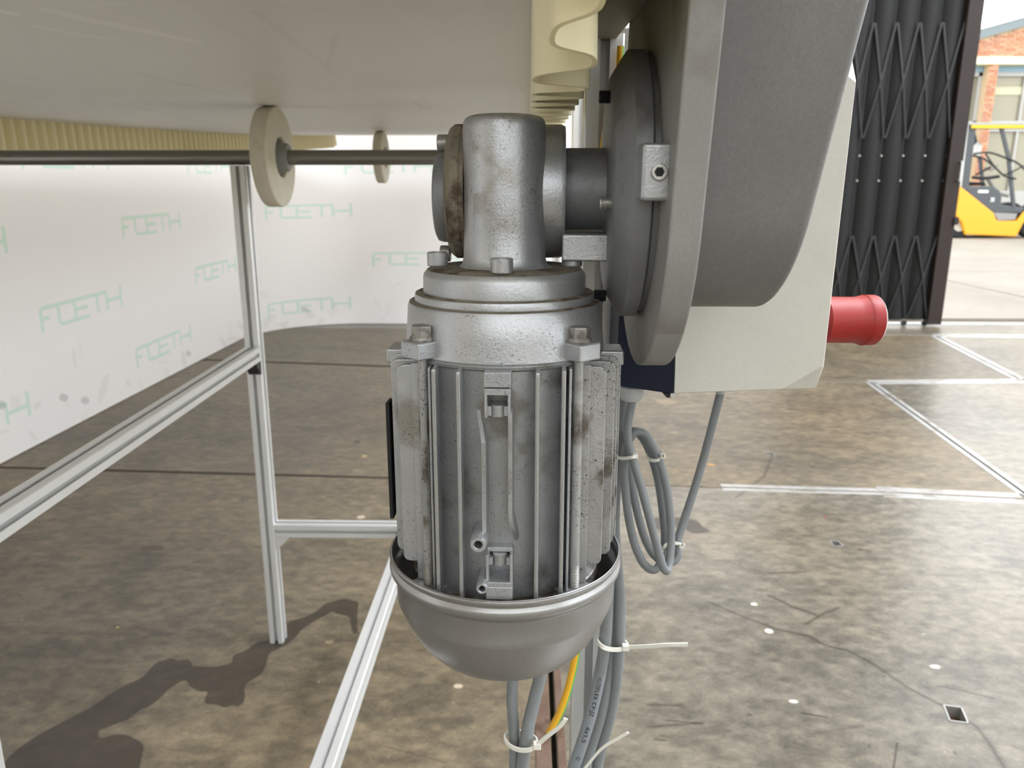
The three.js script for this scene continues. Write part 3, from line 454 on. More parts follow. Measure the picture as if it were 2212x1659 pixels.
{
  const o = thing('conveyor_belt', 'wide white conveyor belt seen from below, running round the drum above the motor', 'conveyor belt', [-0.58, 0, -0.42]);
  const T = 0.004, pos = [], uv = [], idx = [], n = beltPath.length;
  beltPath.forEach((q) => { for (const [x, k] of [[BX0, 0], [BX1, 0], [BX0, 1], [BX1, 1]]) { pos.push(x + 0.58, q.y - q.ny * T * k, -(q.F - q.nF * T * k) + 0.42); uv.push((x - BX0) / 1.4, q.s / 5.6); } });
  for (let i = 0; i < n; i++) { const a = i * 4, b = ((i + 1) % n) * 4; idx.push(a, b, a + 1, b, b + 1, a + 1, a + 2, a + 3, b + 2, b + 2, a + 3, b + 3, a, a + 2, b, b, a + 2, b + 2, a + 1, b + 1, a + 3, b + 1, b + 3, a + 3); }
  let g = new THREE.BufferGeometry(); g.setAttribute('position', new THREE.Float32BufferAttribute(pos, 3)); g.setAttribute('uv', new THREE.Float32BufferAttribute(uv, 2)); g.setIndex(idx); g = creased(g, R(40));
  const cv = document.createElement('canvas'); cv.width = 700; cv.height = 2048; const c = cv.getContext('2d'), rr = rng(29); c.fillStyle = '#e4e1d8'; c.fillRect(0, 0, 700, 2048);
  const S = (s) => 2048 - s / 5.6 * 2048, X = (x) => (x - BX0) / 1.4 * 700;
  for (let i = 0; i < 260; i++) { c.strokeStyle = rr() < 0.5 ? `rgba(238,234,224,${0.05 + rr() * 0.12})` : `rgba(170,164,150,${0.04 + rr() * 0.1})`; c.lineWidth = 1 + rr() * 5; c.beginPath(); const x = rr() * 700, y = rr() * 2048, L = 30 + rr() * 160; c.moveTo(x, y); c.lineTo(x + (rr() - 0.5) * 60, y + L); c.stroke(); }
  const onBelt = (px, py) => { const d = dirOf(px, py); let b = null; for (let i = 30; i < n - 12; i++) { const q = beltPath[i], k = q.F / -d.z, e = Math.abs(H + d.y * k - q.y); if (!b || e < b[0]) b = [e, q.s, d.x * k]; } return [X(b[2]), S(b[1])]; };
  c.lineCap = 'round';
  for (const [l, w, a] of [[[[0, 22], [28, 30]], 5, 0.6], [[[110, 22], [200, 45], [300, 64], [420, 90]], 7, 0.45], [[[70, 55], [150, 72], [250, 86]], 4, 0.4], [[[180, 12], [260, 8]], 5, 0.2]]) { c.strokeStyle = `rgba(246,243,235,${a})`; c.lineWidth = w; c.beginPath(); l.forEach(([x, y], i) => { const q = onBelt(x, y); i ? c.lineTo(...q) : c.moveTo(...q); }); c.stroke(); }
  const t = new THREE.CanvasTexture(cv); t.colorSpace = THREE.SRGBColorSpace;
  part('belt', g, mat({ map: t, roughness: 0.42 }), o, true);
  for (const [cx, A, ph] of [[0.0152, 0.0128, 0.777], [-1.185, 0.0128, 0.1]]) {
    const p = 0.0405, hh = 0.072, th = 0.0022, ring = [], i0 = 20, i1 = beltIdx(0.46) + 190, s0 = beltPath[i0].s, s1 = beltPath[i1].s, step = p / 20;
    let k = i0; for (let s = s0; s < s1; s += step) {
      while (beltPath[k + 1].s < s) k++;
      const a = beltPath[k], b = beltPath[k + 1], f = (s - a.s) / (b.s - a.s), w = 2 * Math.PI * (s - sT) / p + ph * 2 * Math.PI;
      const sn = Math.sin(w), wave = Math.tanh(1.5 * sn) / Math.tanh(1.5);
      const arc = 1 - 0.35 * sm(0.085, 0.125, s - sT); ring.push({ F: a.F + (b.F - a.F) * f, y: a.y + (b.y - a.y) * f, nF: a.nF + (b.nF - a.nF) * f, ny: a.ny + (b.ny - a.ny) * f, x: cx + A * wave * arc + (1 - arc) * 0.006, s });
    }
    const ps = [], ix = []; ring.forEach((q, i) => {
      const b = ring[Math.max(0, i - 1)], c2 = ring[Math.min(ring.length - 1, i + 1)], ds = c2.s - b.s, dx = c2.x - b.x, L = Math.hypot(ds, dx), ox = ds / L * th / 2, os = -dx / L * th / 2, tF = q.ny, ty = -q.nF;   // along-belt direction
      for (const [sg, h] of [[1, 0], [1, hh], [-1, hh], [-1, 0]]) ps.push(q.x + ox * sg + 0.58, q.y + q.ny * h + ty * os * sg, -(q.F + q.nF * h + tF * os * sg) + 0.42);
    });
    for (let i = 0; i < ring.length - 1; i++) { const a = i * 4, b = a + 4; for (const [u, v] of [[0, 1], [1, 2], [2, 3]]) ix.push(a + u, b + u, a + v, b + u, b + v, a + v); }
    let g2 = new THREE.BufferGeometry(); g2.setAttribute('position', new THREE.Float32BufferAttribute(ps, 3)); g2.setIndex(ix); g2 = creased(g2, R(50));
    part('side_wall', g2, M.wall, o);
  }
}

{
  const yc = bh(DF) + DR, o = thing('drive_drum', 'grey steel drive drum inside the front turn of the conveyor belt', 'drum', [-0.59, yc, -DF]);
  part('shell', alongX(lathe([[0.03, -0.62], [DR - 0.02, -0.62], [DR - 0.0055, -0.615], [DR - 0.0055, 0.615], [DR - 0.02, 0.62], [0.03, 0.62]], 96)), M.frame, o);
  part('axle', alongX(new THREE.CylinderGeometry(0.02, 0.02, 1.32, 32)), M.steel, o);
}

// ------------------------------------------------------------------ return wheels on their shafts
function wheelShaft(name, label, z, y, x0, x1, wx, r, grp) {
  const o = thing(name, label, 'shaft', [x0, y, z]);
  part('rod', rod(V(0, 0, 0), V(x1 - x0, 0, 0), 0.0132, 28), M.steel, o);
  part('bearing', alongX(lathe([[0.0135, 0], [0.021, 0], [0.021, 0.012], [0.0135, 0.012]], 24)).translate(0.002, 0, 0), M.black, o);
  const w = thing('return_wheel', null, 'wheel', [wx, y, z]);
  part('tyre', alongX(lathe([[0.036, 0], [r - 0.006, 0], [r - 0.0012, 0.0015], [r, 0.004], [r, 0.026], [r - 0.0012, 0.0285], [r - 0.006, 0.03], [0.036, 0.03], [0.034, 0.027], [0.034, 0.003], [0.036, 0]], 72)).translate(-0.015, 0, 0), M.nylon, w);
  part('hub', alongX(lathe([[0.0134, -0.02], [0.02, -0.02], [0.022, -0.012], [0.0335, -0.008], [0.0335, 0.006], [0.029, 0.008], [0.027, 0.013], [0.025, 0.025], [0.022, 0.029], [0.0134, 0.03]], 36)), M.hub, w);
  return w;
}
tag(wheelShaft('wheel_shaft', 'long bare steel shaft crossing under the belt in front, through the nearer white wheel', -1.45, 0.977, -1.24, 0.108, -0.4605, 0.0869), 'larger nearer white plastic wheel touching the belt, with grey hub on the steel shaft');
tag(wheelShaft('wheel_shaft', 'second steel shaft farther back, hidden behind the front shaft', -2.75, 1.0285, -1.24, 0.085, -0.503, 0.0855), 'smaller farther white plastic wheel hanging under the belt behind the front shaft');

// ------------------------------------------------------------------ geared motor, hanging with its axis upright
const MB = 0.643;                                          // height of the underside of the fan cover
const motor = thing('gear_motor', 'dusty silver geared motor hanging upright in the middle, with ribbed body and rounded fan cover', 'motor', [-0.0134, MB, -0.4404]);
motor.rotation.y = R(-1.6);
const mp = (name, g, m, parent = motor) => part(name, [].concat(g).map((q) => q.translate(0, -MB, 0)), m, parent);
{
  // worm housing: upright round casting with a rounded top, widening slightly at the foot
  mp('worm_housing', lathe([[0, 0.9588], [0.017, 0.9588], [0.0195, 0.9582], [0.0212, 0.957], [0.0222, 0.955], [0.0225, 0.952], [0.0226, 0.9], [0.0229, 0.884], [0.0238, 0.88], [0.0262, 0.8775]], 72, 40), M.silver);
  // wheel housing behind it, its axis across
  const wy = 0.9187, wz = -0.03, ax = (pts, x, y = wy, z = wz, seg = 72) => alongX(lathe(pts, seg)).translate(x, y, z);
  mp('wheel_housing', [ax([[0, 0], [0.0372, 0], [0.0372, 0.028], [0.0378, 0.03], [0.0378, 0.052], [0.0366, 0.0545], [0, 0.0545]], -0.021), box(0.045, 0.05, 0.024, 0.0005, 0.905, -0.018, 0.004)], M.silver);
  mp('housing_cover', ax([[0, 0], [0.033, 0], [0.0362, 0.0014], [0.0382, 0.004], [0.0382, 0.0082], [0.0375, 0.009], [0.0375, 0.0112], [0, 0.0112]], -0.0335), M.dust);
  const cap = mp('bearing_cap', ax([[0, 0], [0.0225, 0], [0.0248, 0.0012], [0.0256, 0.004], [0.0256, 0.009], [0, 0.009]], -0.0415, 0.9155), M.darkCast);
  for (const [y, z] of [[0.946, -0.022], [0.8835, -0.024], [0.9155, -0.062]]) { const s = mp('cap_screw', [alongX(socketHead(0.0048, 0.006, 0.0024).rotateX(Math.PI)).translate(-0.0335, y, z)], M.boltGrey); }
  mp('output_boss', [ax([[0.0232, 0], [0.0238, 0.002], [0.0238, 0.031], [0.0252, 0.034], [0, 0.034]], 0.0325, 0.9198), ax([[0, 0], [0.0225, 0], [0.0225, 0.001], [0, 0.001]], 0.0325, 0.9198)], M.darkCast);
  mp('support_web', box(0.031, 0.0147, 0.03, 0.0475, 0.8892, -0.008, 0.0012).rotateZ(0), M.silver);
  // big round output flange, bevelled on the near side
  const fl = mp('output_flange', ax([[0, 0.0], [0.054, 0], [0.0595, 0.0012], [0.0695, 0.0075], [0.0718, 0.0092], [0.072, 0.011], [0.072, 0.0172], [0.0712, 0.018], [0, 0.018]], 0.0563, 0.9212, -0.0156, 96), M.darkCast);
  mp('flange_ring', ax([[0, 0], [0.068, 0], [0.069, 0.0008], [0.069, 0.004], [0, 0.004]], 0.0743, 0.9212, -0.0156, 96), M.darkCast);
  for (const [y, z, m] of [[0.9135, 0.031, M.bright], [0.862, -0.002, M.blackSteel], [0.968, 0.0, M.blackSteel]]) mp('flange_stud', [alongX(thread(0.0036, 0.007)).rotateY(Math.PI).translate(0.0575, y, z)], m, fl);
  // top flange under the worm housing, with four cap screws
  const tf = mp('gearbox_flange', lathe([[0, 0.8785], [0.04, 0.8785], [0.0435, 0.8772], [0.0452, 0.8752], [0.0457, 0.8735], [0.0459, 0.8648], [0, 0.8648]], 96, 28), M.silver);
  mp('flange_dust', lathe([[0.0262, 0.8786], [0.04, 0.87862], [0.0433, 0.8774]], 96), M.dust, tf);
  for (let i = 0; i < 4; i++) { const a = i * Math.PI / 2 + 0.02; mp('cap_screw', socketHead(0.0058, 0.0078, 0.003).translate(0.0378 * Math.sin(a), 0.8785, 0.0378 * Math.cos(a)), M.silverPlain); }
  // adapter ring and bell of the end shield
  const ring = mp('adapter_ring', lathe([[0, 0.8648], [0.049, 0.8648], [0.0503, 0.8642], [0.0507, 0.863], [0.0507, 0.8602], [0, 0.8602]], 96, 28), M.silver);
  mp('ring_dust', lathe([[0.0461, 0.86495], [0.0492, 0.8649], [0.0503, 0.8644]], 96), M.dust, ring);
  const bell = mp('end_shield', lathe([[0, 0.8602], [0.052, 0.8602], [0.0538, 0.8596], [0.0546, 0.858], [0.0556, 0.845], [0.0565, 0.8342], [0.0558, 0.8334], [0, 0.8334]], 112, 28), M.silver);
  mp('shield_dust', lathe([[0.0509, 0.86035], [0.0522, 0.8603], [0.0538, 0.8598]], 112), M.dust, bell);
  for (let i = 0; i < 4; i++) {
    const a = Math.PI / 4 + i * Math.PI / 2, s = Math.sin(a), c = Math.cos(a);
    mp('lug', [box(0.0158, 0.0092, 0.026, 0, 0, 0.0535, 0.0011).rotateY(a).translate(0, 0.8391, 0)], M.silver);
    mp('lug_bolt', [hexHead(0.0059, 0.0066, a + 0.35).translate(0.0582 * s, 0.8437, 0.0582 * c)], M.boltGrey);
    const tie = mp('tie_rod', [new THREE.CylinderGeometry(0.0027, 0.0027, 0.119, 18).translate(0.0582 * s, 0.7755, 0.0582 * c)], M.silverDirty);
    mp('thread', [thread(0.0029, 0.0135).translate(0.0582 * s, 0.7035, 0.0582 * c)], M.boltGrey, tie);
  }
  // ribbed stator
  const y1 = 0.8325, y0 = 0.702, RF = 0.0655, rc = 0.0528;
  const core = mp('stator_core', lathe([[0, 0.695], [0.052, 0.695], [rc, 0.699], [rc, y1 - 0.003], [0.0556, y1 - 0.0016], [0.0562, y1], [0.0555, y1 + 0.0008], [0, y1 + 0.0008]], 120, 28), M.coreDirt);
  function fin(o, side, yt, yb, rt, th = 0.0021, m = M.silver, inner = 0.9) {      // flat rib standing on the core at offset o, pointing to side * 90 degrees
    const zb = Math.sqrt(rc * rc - o * o) * inner, zt = Math.sqrt(RF * RF - o * o), sh = new THREE.Shape(), r = rt;
    sh.moveTo(zb, yb); sh.lineTo(zt - r, yb); sh.quadraticCurveTo(zt, yb, zt, yb + r); sh.lineTo(zt, yt - r); sh.quadraticCurveTo(zt, yt, zt - r, yt); sh.lineTo(zb, yt);
    const g = extr(sh, th - 0.0012, 0.0006, 6, 2).translate(0, 0, -(th - 0.0012) / 2).rotateY(-Math.PI / 2).translate(-o, 0, 0);   // shape x -> +z
    return mp('fin', g.rotateY(side * Math.PI / 2), m);
  }
  const offs = [-0.0333, -0.02, -0.0067, 0.0067, 0.02, 0.0333];
  for (const o of offs) {
    if (Math.abs(o) > 0.01) { const f = fin(o, 0, y1 - 0.001, y0, 0.001, 0.0022), z = Math.sqrt(RF * RF - o * o); mp('worn_edge', box(0.0009, y1 - y0 - 0.006, 0.0004, o, (y1 + y0) / 2, z), M.bright, f); }
    fin(o, 1, y1 - 0.0035, 0.7135, 0.005, 0.0032, M.silverDirty); fin(o, 3, y1 - 0.0035, 0.7135, 0.005, 0.0032, M.silver); fin(o, 2, y1 - 0.0015, y0, 0.003, 0.0024);
  }
  for (let k = 0; k < 4; k++) for (const o of [-0.0368, 0.0368]) { mp('rib', [box(0.0014, y1 - y0 - 0.004, 0.014, o, (y1 + y0) / 2, 0.041, 0.0005).rotateY(k * Math.PI / 2)], k === 1 ? M.silverDirty : M.silver); }
  // the two interrupted fins in the middle of the front
  function bent(path, zb, zt, th, m = M.silver) {          // path [[x, y]...] down the face of the core
    const n = path.length, ps = [], ix = []; path.forEach(([x, y, k = 1], i) => {
      const a = path[Math.max(0, i - 1)], b = path[Math.min(n - 1, i + 1)], L = Math.hypot(b[0] - a[0], b[1] - a[1]), nx = -(b[1] - a[1]) / L, ny = (b[0] - a[0]) / L, t = zb + (zt - zb) * k;
      for (const [s, z, w] of [[1, zb, 1.5], [1, t, 1], [-1, t, 1], [-1, zb, 1.5]]) ps.push(x + nx * s * th / 2 * w, y + ny * s * th / 2 * w, z);
    });
    for (let i = 0; i < n - 1; i++) { const a = i * 4, b = a + 4; for (const [u, v] of [[0, 1], [1, 2], [2, 3]]) ix.push(a + u, a + v, b + u, b + u, a + v, b + v); }
    ix.push(0, 2, 1, 0, 3, 2); const e = (n - 1) * 4; ix.push(e, e + 1, e + 2, e, e + 2, e + 3);
    const g = new THREE.BufferGeometry(); g.setAttribute('position', new THREE.Float32BufferAttribute(ps, 3)); g.setIndex(ix); return mp('fin', creased(g, R(30)), m);
  }
  const lf = []; for (let i = 0; i <= 14; i++) { const y = 0.809 - 0.063 * i / 14, t = sm(0.795, 0.809, y); lf.push([-0.0072 - 0.0034 * t, y, 1 - 0.85 * t]); } bent(lf, 0.05, 0.0652, 0.002);
  const rf = []; for (let i = 0; i <= 18; i++) { const y = 0.8115 - 0.0735 * i / 18, t = sm(0.756, 0.738, y); rf.push([0.0064 + 0.0028 * t, y, 1 - 0.6 * t * t]); } bent(rf, 0.05, 0.0652, 0.002);
  // upper block between them: solid head, then a frame round a pocket with a screw
  const zf = 0.0652, ub = mp('terminal_block', [box(0.0136, 0.0078, 0.017, 0, 0.8283, zf - 0.0085, 0.0005), box(0.0132, 0.0034, 0.016, 0, 0.8221, zf - 0.0083, 0.0003), box(0.0014, 0.0122, 0.015, -0.0059, 0.8146, zf - 0.0077, 0.0003), box(0.0014, 0.0122, 0.015, 0.0059, 0.8146, zf - 0.0077, 0.0003), box(0.0026, 0.005, 0.006, -0.0045, 0.8115, zf - 0.006), box(0.0026, 0.005, 0.006, 0.0045, 0.8115, zf - 0.006)], M.silver);
  mp('pocket_screw', [new THREE.CylinderGeometry(0.0038, 0.0038, 0.006, 24).translate(0, 0.8115, zf - 0.006)], M.silverPlain, ub);
  // lower block, mirrored, and the two hollow bosses beside it
  const lb = mp('foot_block', [box(0.0142, 0.0075, 0.019, 0.0006, 0.712, zf - 0.008, 0.0006), box(0.0142, 0.0028, 0.018, 0.0006, 0.717, zf - 0.0076, 0.0003), box(0.0015, 0.016, 0.016, -0.0057, 0.7255, zf - 0.0078, 0.0003), box(0.0015, 0.016, 0.016, 0.0069, 0.7255, zf - 0.0078, 0.0003), box(0.0135, 0.0025, 0.012, 0.0006, 0.7335, zf - 0.0125, 0.0003), box(0.0024, 0.004, 0.006, -0.0042, 0.7285, zf - 0.006), box(0.0024, 0.004, 0.006, 0.0054, 0.7285, zf - 0.006)], M.silver);
  mp('pocket_screw', [new THREE.CylinderGeometry(0.0037, 0.0037, 0.006, 24).translate(0.0006, 0.729, zf - 0.006)], M.silverPlain, lb);
  function boss(x, y, z1, ro, ri, L) { const g = lathe([[ri, -0.012], [ri, 0.0], [ri + 0.0003, 0.0004], [ro - 0.0004, 0.0004], [ro, -0.0004], [ro * 1.15, -L]], 36); const b = mp('hollow_boss', [alongZ(g).translate(x, y, z1)], M.silver); mp('hole', [alongZ(new THREE.CylinderGeometry(ri * 1.02, ri * 1.02, 0.001, 24)).translate(x, y, z1 - 0.011)], M.black, b); }
  boss(-0.0098, 0.7422, 0.0715, 0.0043, 0.0022, 0.02); boss(-0.0082, 0.7166, 0.0705, 0.0031, 0.0017, 0.02);
  // side pads, rear shield plate in the cover, side plate
  for (const s of [-1, 1]) { mp('side_pad', [box(0.018, 0.0085, 0.022, s * 0.0592, 0.8272, -0.006, 0.0012)], M.silver); mp('pad_bar', [box(0.003, 0.112, 0.012, s * 0.0662, 0.768, -0.012, 0.0006)], s > 0 ? M.silverDirty : M.silver); }
  const rs = mp('rear_shield', [lathe([[0, 0.7015], [0.0555, 0.7015], [0.0563, 0.7008], [0.0563, 0.694], [0, 0.694]], 72)], M.silverDirty);
  for (let i = 0; i < 4; i++) mp('shield_corner', [box(0.0185, 0.006, 0.026, 0, 0, 0.0535, 0.0006).rotateY(Math.PI / 4 + i * Math.PI / 2).translate(0, 0.7005, 0)], M.silverPlain, rs);
  mp('side_plate', [extr(poly([[-0.008, 0.7275], [0.003, 0.7275], [0.006, 0.7315], [0.006, 0.796], [0.003, 0.8], [-0.008, 0.8]]), 0.0016, 0.0005, 4, 1).rotateY(Math.PI / 2).translate(-0.0688, 0, 0.0)], M.black);
  // fan cover: thin spun-metal bowl with a rolled bead under its lip
  const out = [[0.0702, 0.7086], [0.0705, 0.7078], [0.0702, 0.7062], [0.0692, 0.7048], [0.0692, 0.7042], [0.0704, 0.7026], [0.0706, 0.7006], [0.0702, 0.6986], [0.069, 0.6968], [0.0674, 0.6957], [0.0667, 0.694], [0.0666, 0.6825], [0.0665, 0.6790], [0.0662, 0.6778], [0.0656, 0.6763], [0.0643, 0.6728], [0.0622, 0.6678], [0.0595, 0.6622], [0.0561, 0.6563], [0.0523, 0.6510], [0.0490, 0.6472], [0.0455, 0.6441], [0.043, 0.6434], [0.041, 0.6432]];
  const inn = out.slice(0, -1).reverse().map(([r, y]) => [r - 0.0011, y + 0.0004]);
  const cov = mp('fan_cover', lathe([...out, [0.036, 0.6432], [0.036, 0.6444], [0.041, 0.6444], ...inn, [0.0694, 0.7087], [0.0702, 0.7086]], 128, 50), M.cover);
  const gr = []; for (let r = 0.005; r < 0.036; r += 0.0075) gr.push(lathe([[r, 0.6434], [r + 0.003, 0.6434], [r + 0.003, 0.6444], [r, 0.6444], [r, 0.6434]], 48)); for (let i = 0; i < 6; i++) gr.push(box(0.036, 0.001, 0.003, 0.018, 0.6439, 0).rotateY(i * Math.PI / 3));
  mp('grille', gr, M.cover, cov);
}

// ------------------------------------------------------------------ drive guard: back plate and deep cover, leaning towards the front
const lean = 12.4, guard = thing('drive_guard', 'dark grey drive guard with rounded lower end and light flanged plate, right of the motor', 'guard', [0.07, 0.82, -0.455]);
{
  function stadium(r, L) { const s = new THREE.Shape(); s.absarc(0, 0, r, Math.PI, 2 * Math.PI); s.lineTo(r, L); s.absarc(0, L, r, 0, Math.PI); s.lineTo(-r, 0); return s; }
  const place = (g, x, dy = 0) => g.rotateY(Math.PI / 2).rotateX(R(lean)).translate(x - 0.07, 0.921 - 0.82, 0);   // shape x -> -z (away), y up, depth -> +x
  part('back_plate', place(extr(stadium(0.1, 0.3), 0.013, 0.0009, 96), 0.064), M.plate, guard);
  const cg = extr(stadium(0.0665, 0.3), 0.06, 0.004, 96, 4), p = cg.attributes.position;
  place(cg, 0.076);
  for (let i = 0; i < p.count; i++) { const x = p.getX(i) + 0.07, y = p.getY(i) + 0.82, k = (x - 0.076) / 0.06; if (k > 0.5) p.setX(i, x + (0.0 + 0.1 * (y - 0.9223)) * Math.min(1, (k - 0.5) * 2) - 0.07); }
  cg.computeVertexNormals();
  part('cover', creased(cg, R(35)), M.guard, guard);
  const c = P(1422, 372, 0.366), lug = part('clamp_lug', box(0.0172, 0.0255, 0.04, 0, 0, -0.02, 0.0018).rotateX(R(2)).translate(c.x - 0.07 + 0.0012, c.y - 0.82, c.z + 0.455), M.silver, guard);
  part('socket_screw', alongZ(socketHead(0.0037, 0.0022, 0.0021)).translate(c.x - 0.07 + 0.0004, c.y - 0.82, c.z + 0.455 - 0.0004), M.bright, lug);
  part('screw_recess', alongZ(new THREE.CylinderGeometry(0.0021, 0.0021, 0.0003, 12)).translate(c.x - 0.07 + 0.0004, c.y - 0.82, c.z + 0.455 + 0.0008), M.black, lug);
}

// ------------------------------------------------------------------ control box behind the guard, with its red capped fitting
{
  const A = P(1455, 850, 0.545), B = P(1762, 838, 0.558), ex = B.clone().sub(A).normalize(), ez = ex.clone().cross(V(0, Math.cos(R(4)), Math.sin(R(4)))).normalize(), ey = ez.clone().cross(ex).normalize();
  const o = thing('control_box', 'light grey control box with cut corners and navy side, behind the drive guard', 'control box', [A.x, A.y, A.z]);
  const hit = (px, py, dep = 0) => { const d = dirOf(px, py), q = A.clone().addScaledVector(ez, -dep), k = q.clone().sub(V(0, H, 0)).dot(ez) / d.dot(ez); return V(0, H, 0).addScaledVector(d, k); };
  const L = (l, dep, back = dep) => l.map(([x, y]) => hit(x, y, dep).addScaledVector(ez, dep - back).sub(A));
  const hull = (pts) => creased(new ConvexGeometry(pts), R(8));
  const front = [[1457, 849], [1690, 840], [1778, 790], [1848, 178], [1800, 138], [1700, 60], [1480, 70]];
  part('housing', hull([...L(front, 0), ...L([[1457, 850], [1762, 838], [1779, 792], [1849, 174], [1838, 115], [1826, 113], [1480, 60]], 0.012), ...L([[1457, 850], [1762, 838], [1779, 792], [1849, 174], [1838, 115], [1480, 60]], 0, 0.09)]), M.case, o);
  part('side_housing', hull([...L([[1454, 851], [1465, 690]], 0.001), ...L([[1336, 840], [1343, 684]], 0.012, 0.02), ...L([[1456, 851], [1467, 690]], 0, 0.05), ...L([[1338, 840], [1345, 684]], 0.012, 0.05)]), M.navy, o);
  part('hinge_tab', hull([...L([[1434, 850], [1455, 850], [1450, 859], [1440, 859]], 0.002), ...L([[1434, 850], [1455, 850], [1450, 859], [1440, 859]], 0.002, 0.012)]), M.black, o);
  part('clip', hull([...L([[1449, 850], [1464, 849], [1457, 858], [1448, 858]], 0.001), ...L([[1449, 850], [1464, 849], [1457, 858], [1448, 858]], 0.001, 0.008)]), M.case, o);
  const gp = hit(1364, 842, 0.03).sub(A);
  part('cable_gland', lathe([[0, 0.003], [0.0093, 0.003], [0.0095, 0], [0.0093, -0.004], [0.0078, -0.0075], [0.005, -0.009], [0, -0.009]], 36).translate(gp.x, gp.y, gp.z), M.gland, o);
  const g2 = hit(1556, 845, 0.04).sub(A); part('cable_gland', lathe([[0, 0.003], [0.004, 0.003], [0.004, 0], [0.003, -0.002], [0, -0.002]], 20).translate(g2.x, g2.y, g2.z), M.gland, o);
  // red fitting sticking out to the right
  const kp = hit(1791, 691, 0.035), kr = thing('red_cap', 'red flared plastic cap sticking out sideways from the grey control box', 'cap', [kp.x, kp.y, kp.z]);
  const q = new THREE.Quaternion().setFromUnitVectors(V(0, 1, 0), ex.clone().addScaledVector(ey, -0.035).normalize()), kg = (l) => lathe(l, 64, 30).applyQuaternion(q);
  const kk = part('cap_body', kg([[0, -0.006], [0.0176, -0.006], [0.0176, 0.018], [0.0179, 0.021], [0.0187, 0.0245], [0.0192, 0.027], [0.0193, 0.0305], [0.0193, 0.0345], [0.0188, 0.0353], [0, 0.0353]]), M.red, kr);
  part('cap_highlight', kg([[0, 0.0352], [0.0185, 0.0352], [0.0189, 0.0356], [0.0182, 0.0363], [0, 0.0368]]), M.white, kk); const nb = []; for (let i = 0; i < 72; i++) { const a = i / 72 * Math.PI * 2; nb.push(box(0.0006, 0.0022, 0.0005, 0, 0.0268, 0.0191).rotateY(a)); }  // white end disc stands in for sky light on the red cap end
  part('grip_ribs', merge(nb).applyQuaternion(q), M.red, kk);
}

// ------------------------------------------------------------------ cables and ties
const line = (l) => l.map(([x, y, F]) => (x && x.isVector3 ? x : P(x, y, F)));
const toGround = (x, z, dx) => [[V(x, 0.25, z)], [V(x + dx * 0.1, 0.06, z - 0.02)], [V(x + dx * 0.35, 0.008, z - 0.07)], [V(x + dx, 0.007, z - 0.12)]];   // on down to the floor, below the picture
function cable(label, l, r, seg = 120, m = M.cable, cat = 'cable') {
  const pts = line(l), o = pts[0].clone(), g = tube(pts.map((p) => p.sub(o)), r, seg, 14);
  const t = part(cat === 'wire' ? 'earth_wire' : 'cable', g, m, scene, m !== M.cable); t.position.copy(o); return tag(t, label, cat);
}
cable('grey cable coiled in long loops, hanging from the control box by the motor', [[1366, 852, 0.574], [1364, 875, 0.574], [1357, 910, 0.572], [1356, 945, 0.569], [1366, 988, 0.565], [1383, 1045, 0.56], [1401, 1112, 0.556], [1418, 1175, 0.553], [1433, 1226, 0.552], [1441, 1233, 0.556], [1445, 1218, 0.562], [1449, 1180, 0.568], [1448, 1120, 0.572], [1440, 1055, 0.575], [1426, 1000, 0.577], [1408, 960, 0.578], [1390, 936, 0.578], [1372, 934, 0.577], [1357, 955, 0.576], [1348, 1000, 0.575], [1351, 1060, 0.573], [1360, 1130, 0.57], [1375, 1187, 0.567], [1394, 1222, 0.565], [1413, 1231, 0.567], [1428, 1215, 0.573], [1436, 1170, 0.579], [1431, 1100, 0.584], [1420, 1030, 0.587], [1405, 980, 0.589], [1388, 946, 0.589], [1370, 930, 0.588], [1357, 950, 0.587], [1357, 1000, 0.585], [1367, 1060, 0.582], [1380, 1120, 0.579], [1396, 1170, 0.577], [1414, 1200, 0.575], [1436, 1214, 0.574], [1457, 1211, 0.575], [1465, 1196, 0.577], [1463, 1175, 0.58], [1474, 1135, 0.584], [1494, 1075, 0.587], [1517, 1000, 0.59], [1537, 925, 0.592], [1552, 866, 0.593], [1557, 846, 0.594]], 0.0033, 420);
const bundle = [
  ['grey cable of the bundle by the motor, nearest the motor, printed with black lettering', [[1318, 1200, 0.575], [1313, 1280, 0.57], [1306, 1395, 0.564], [1293, 1470, 0.562], [1274, 1550, 0.56], [1248, 1632, 0.558], [1222, 1705, 0.556], [1195, 1780, 0.554], ...toGround(-0.005, -0.57, -0.5)], 0.0050],
  ['grey cable in the middle of the bundle of three beside the motor', [[1330, 1200, 0.583], [1327, 1280, 0.581], [1322, 1395, 0.577], [1312, 1470, 0.575], [1296, 1550, 0.573], [1270, 1632, 0.571], [1245, 1705, 0.569], [1222, 1780, 0.567], ...toGround(0.01, -0.585, -0.42)], 0.0049],
  ['grey cable running down beside the motor, outermost right of the bundle', [[1344, 848, 0.588], [1340, 900, 0.588], [1335, 980, 0.588], [1328, 1060, 0.587], [1326, 1140, 0.585], [1332, 1220, 0.581], [1338, 1290, 0.577], [1337, 1395, 0.573], [1331, 1470, 0.574], [1317, 1550, 0.575], [1294, 1632, 0.575], [1285, 1705, 0.575], [1278, 1780, 0.575], ...toGround(0.03, -0.6, -0.36)], 0.0049]];
bundle.forEach(([label, l, r]) => cable(label, l, r, 120));
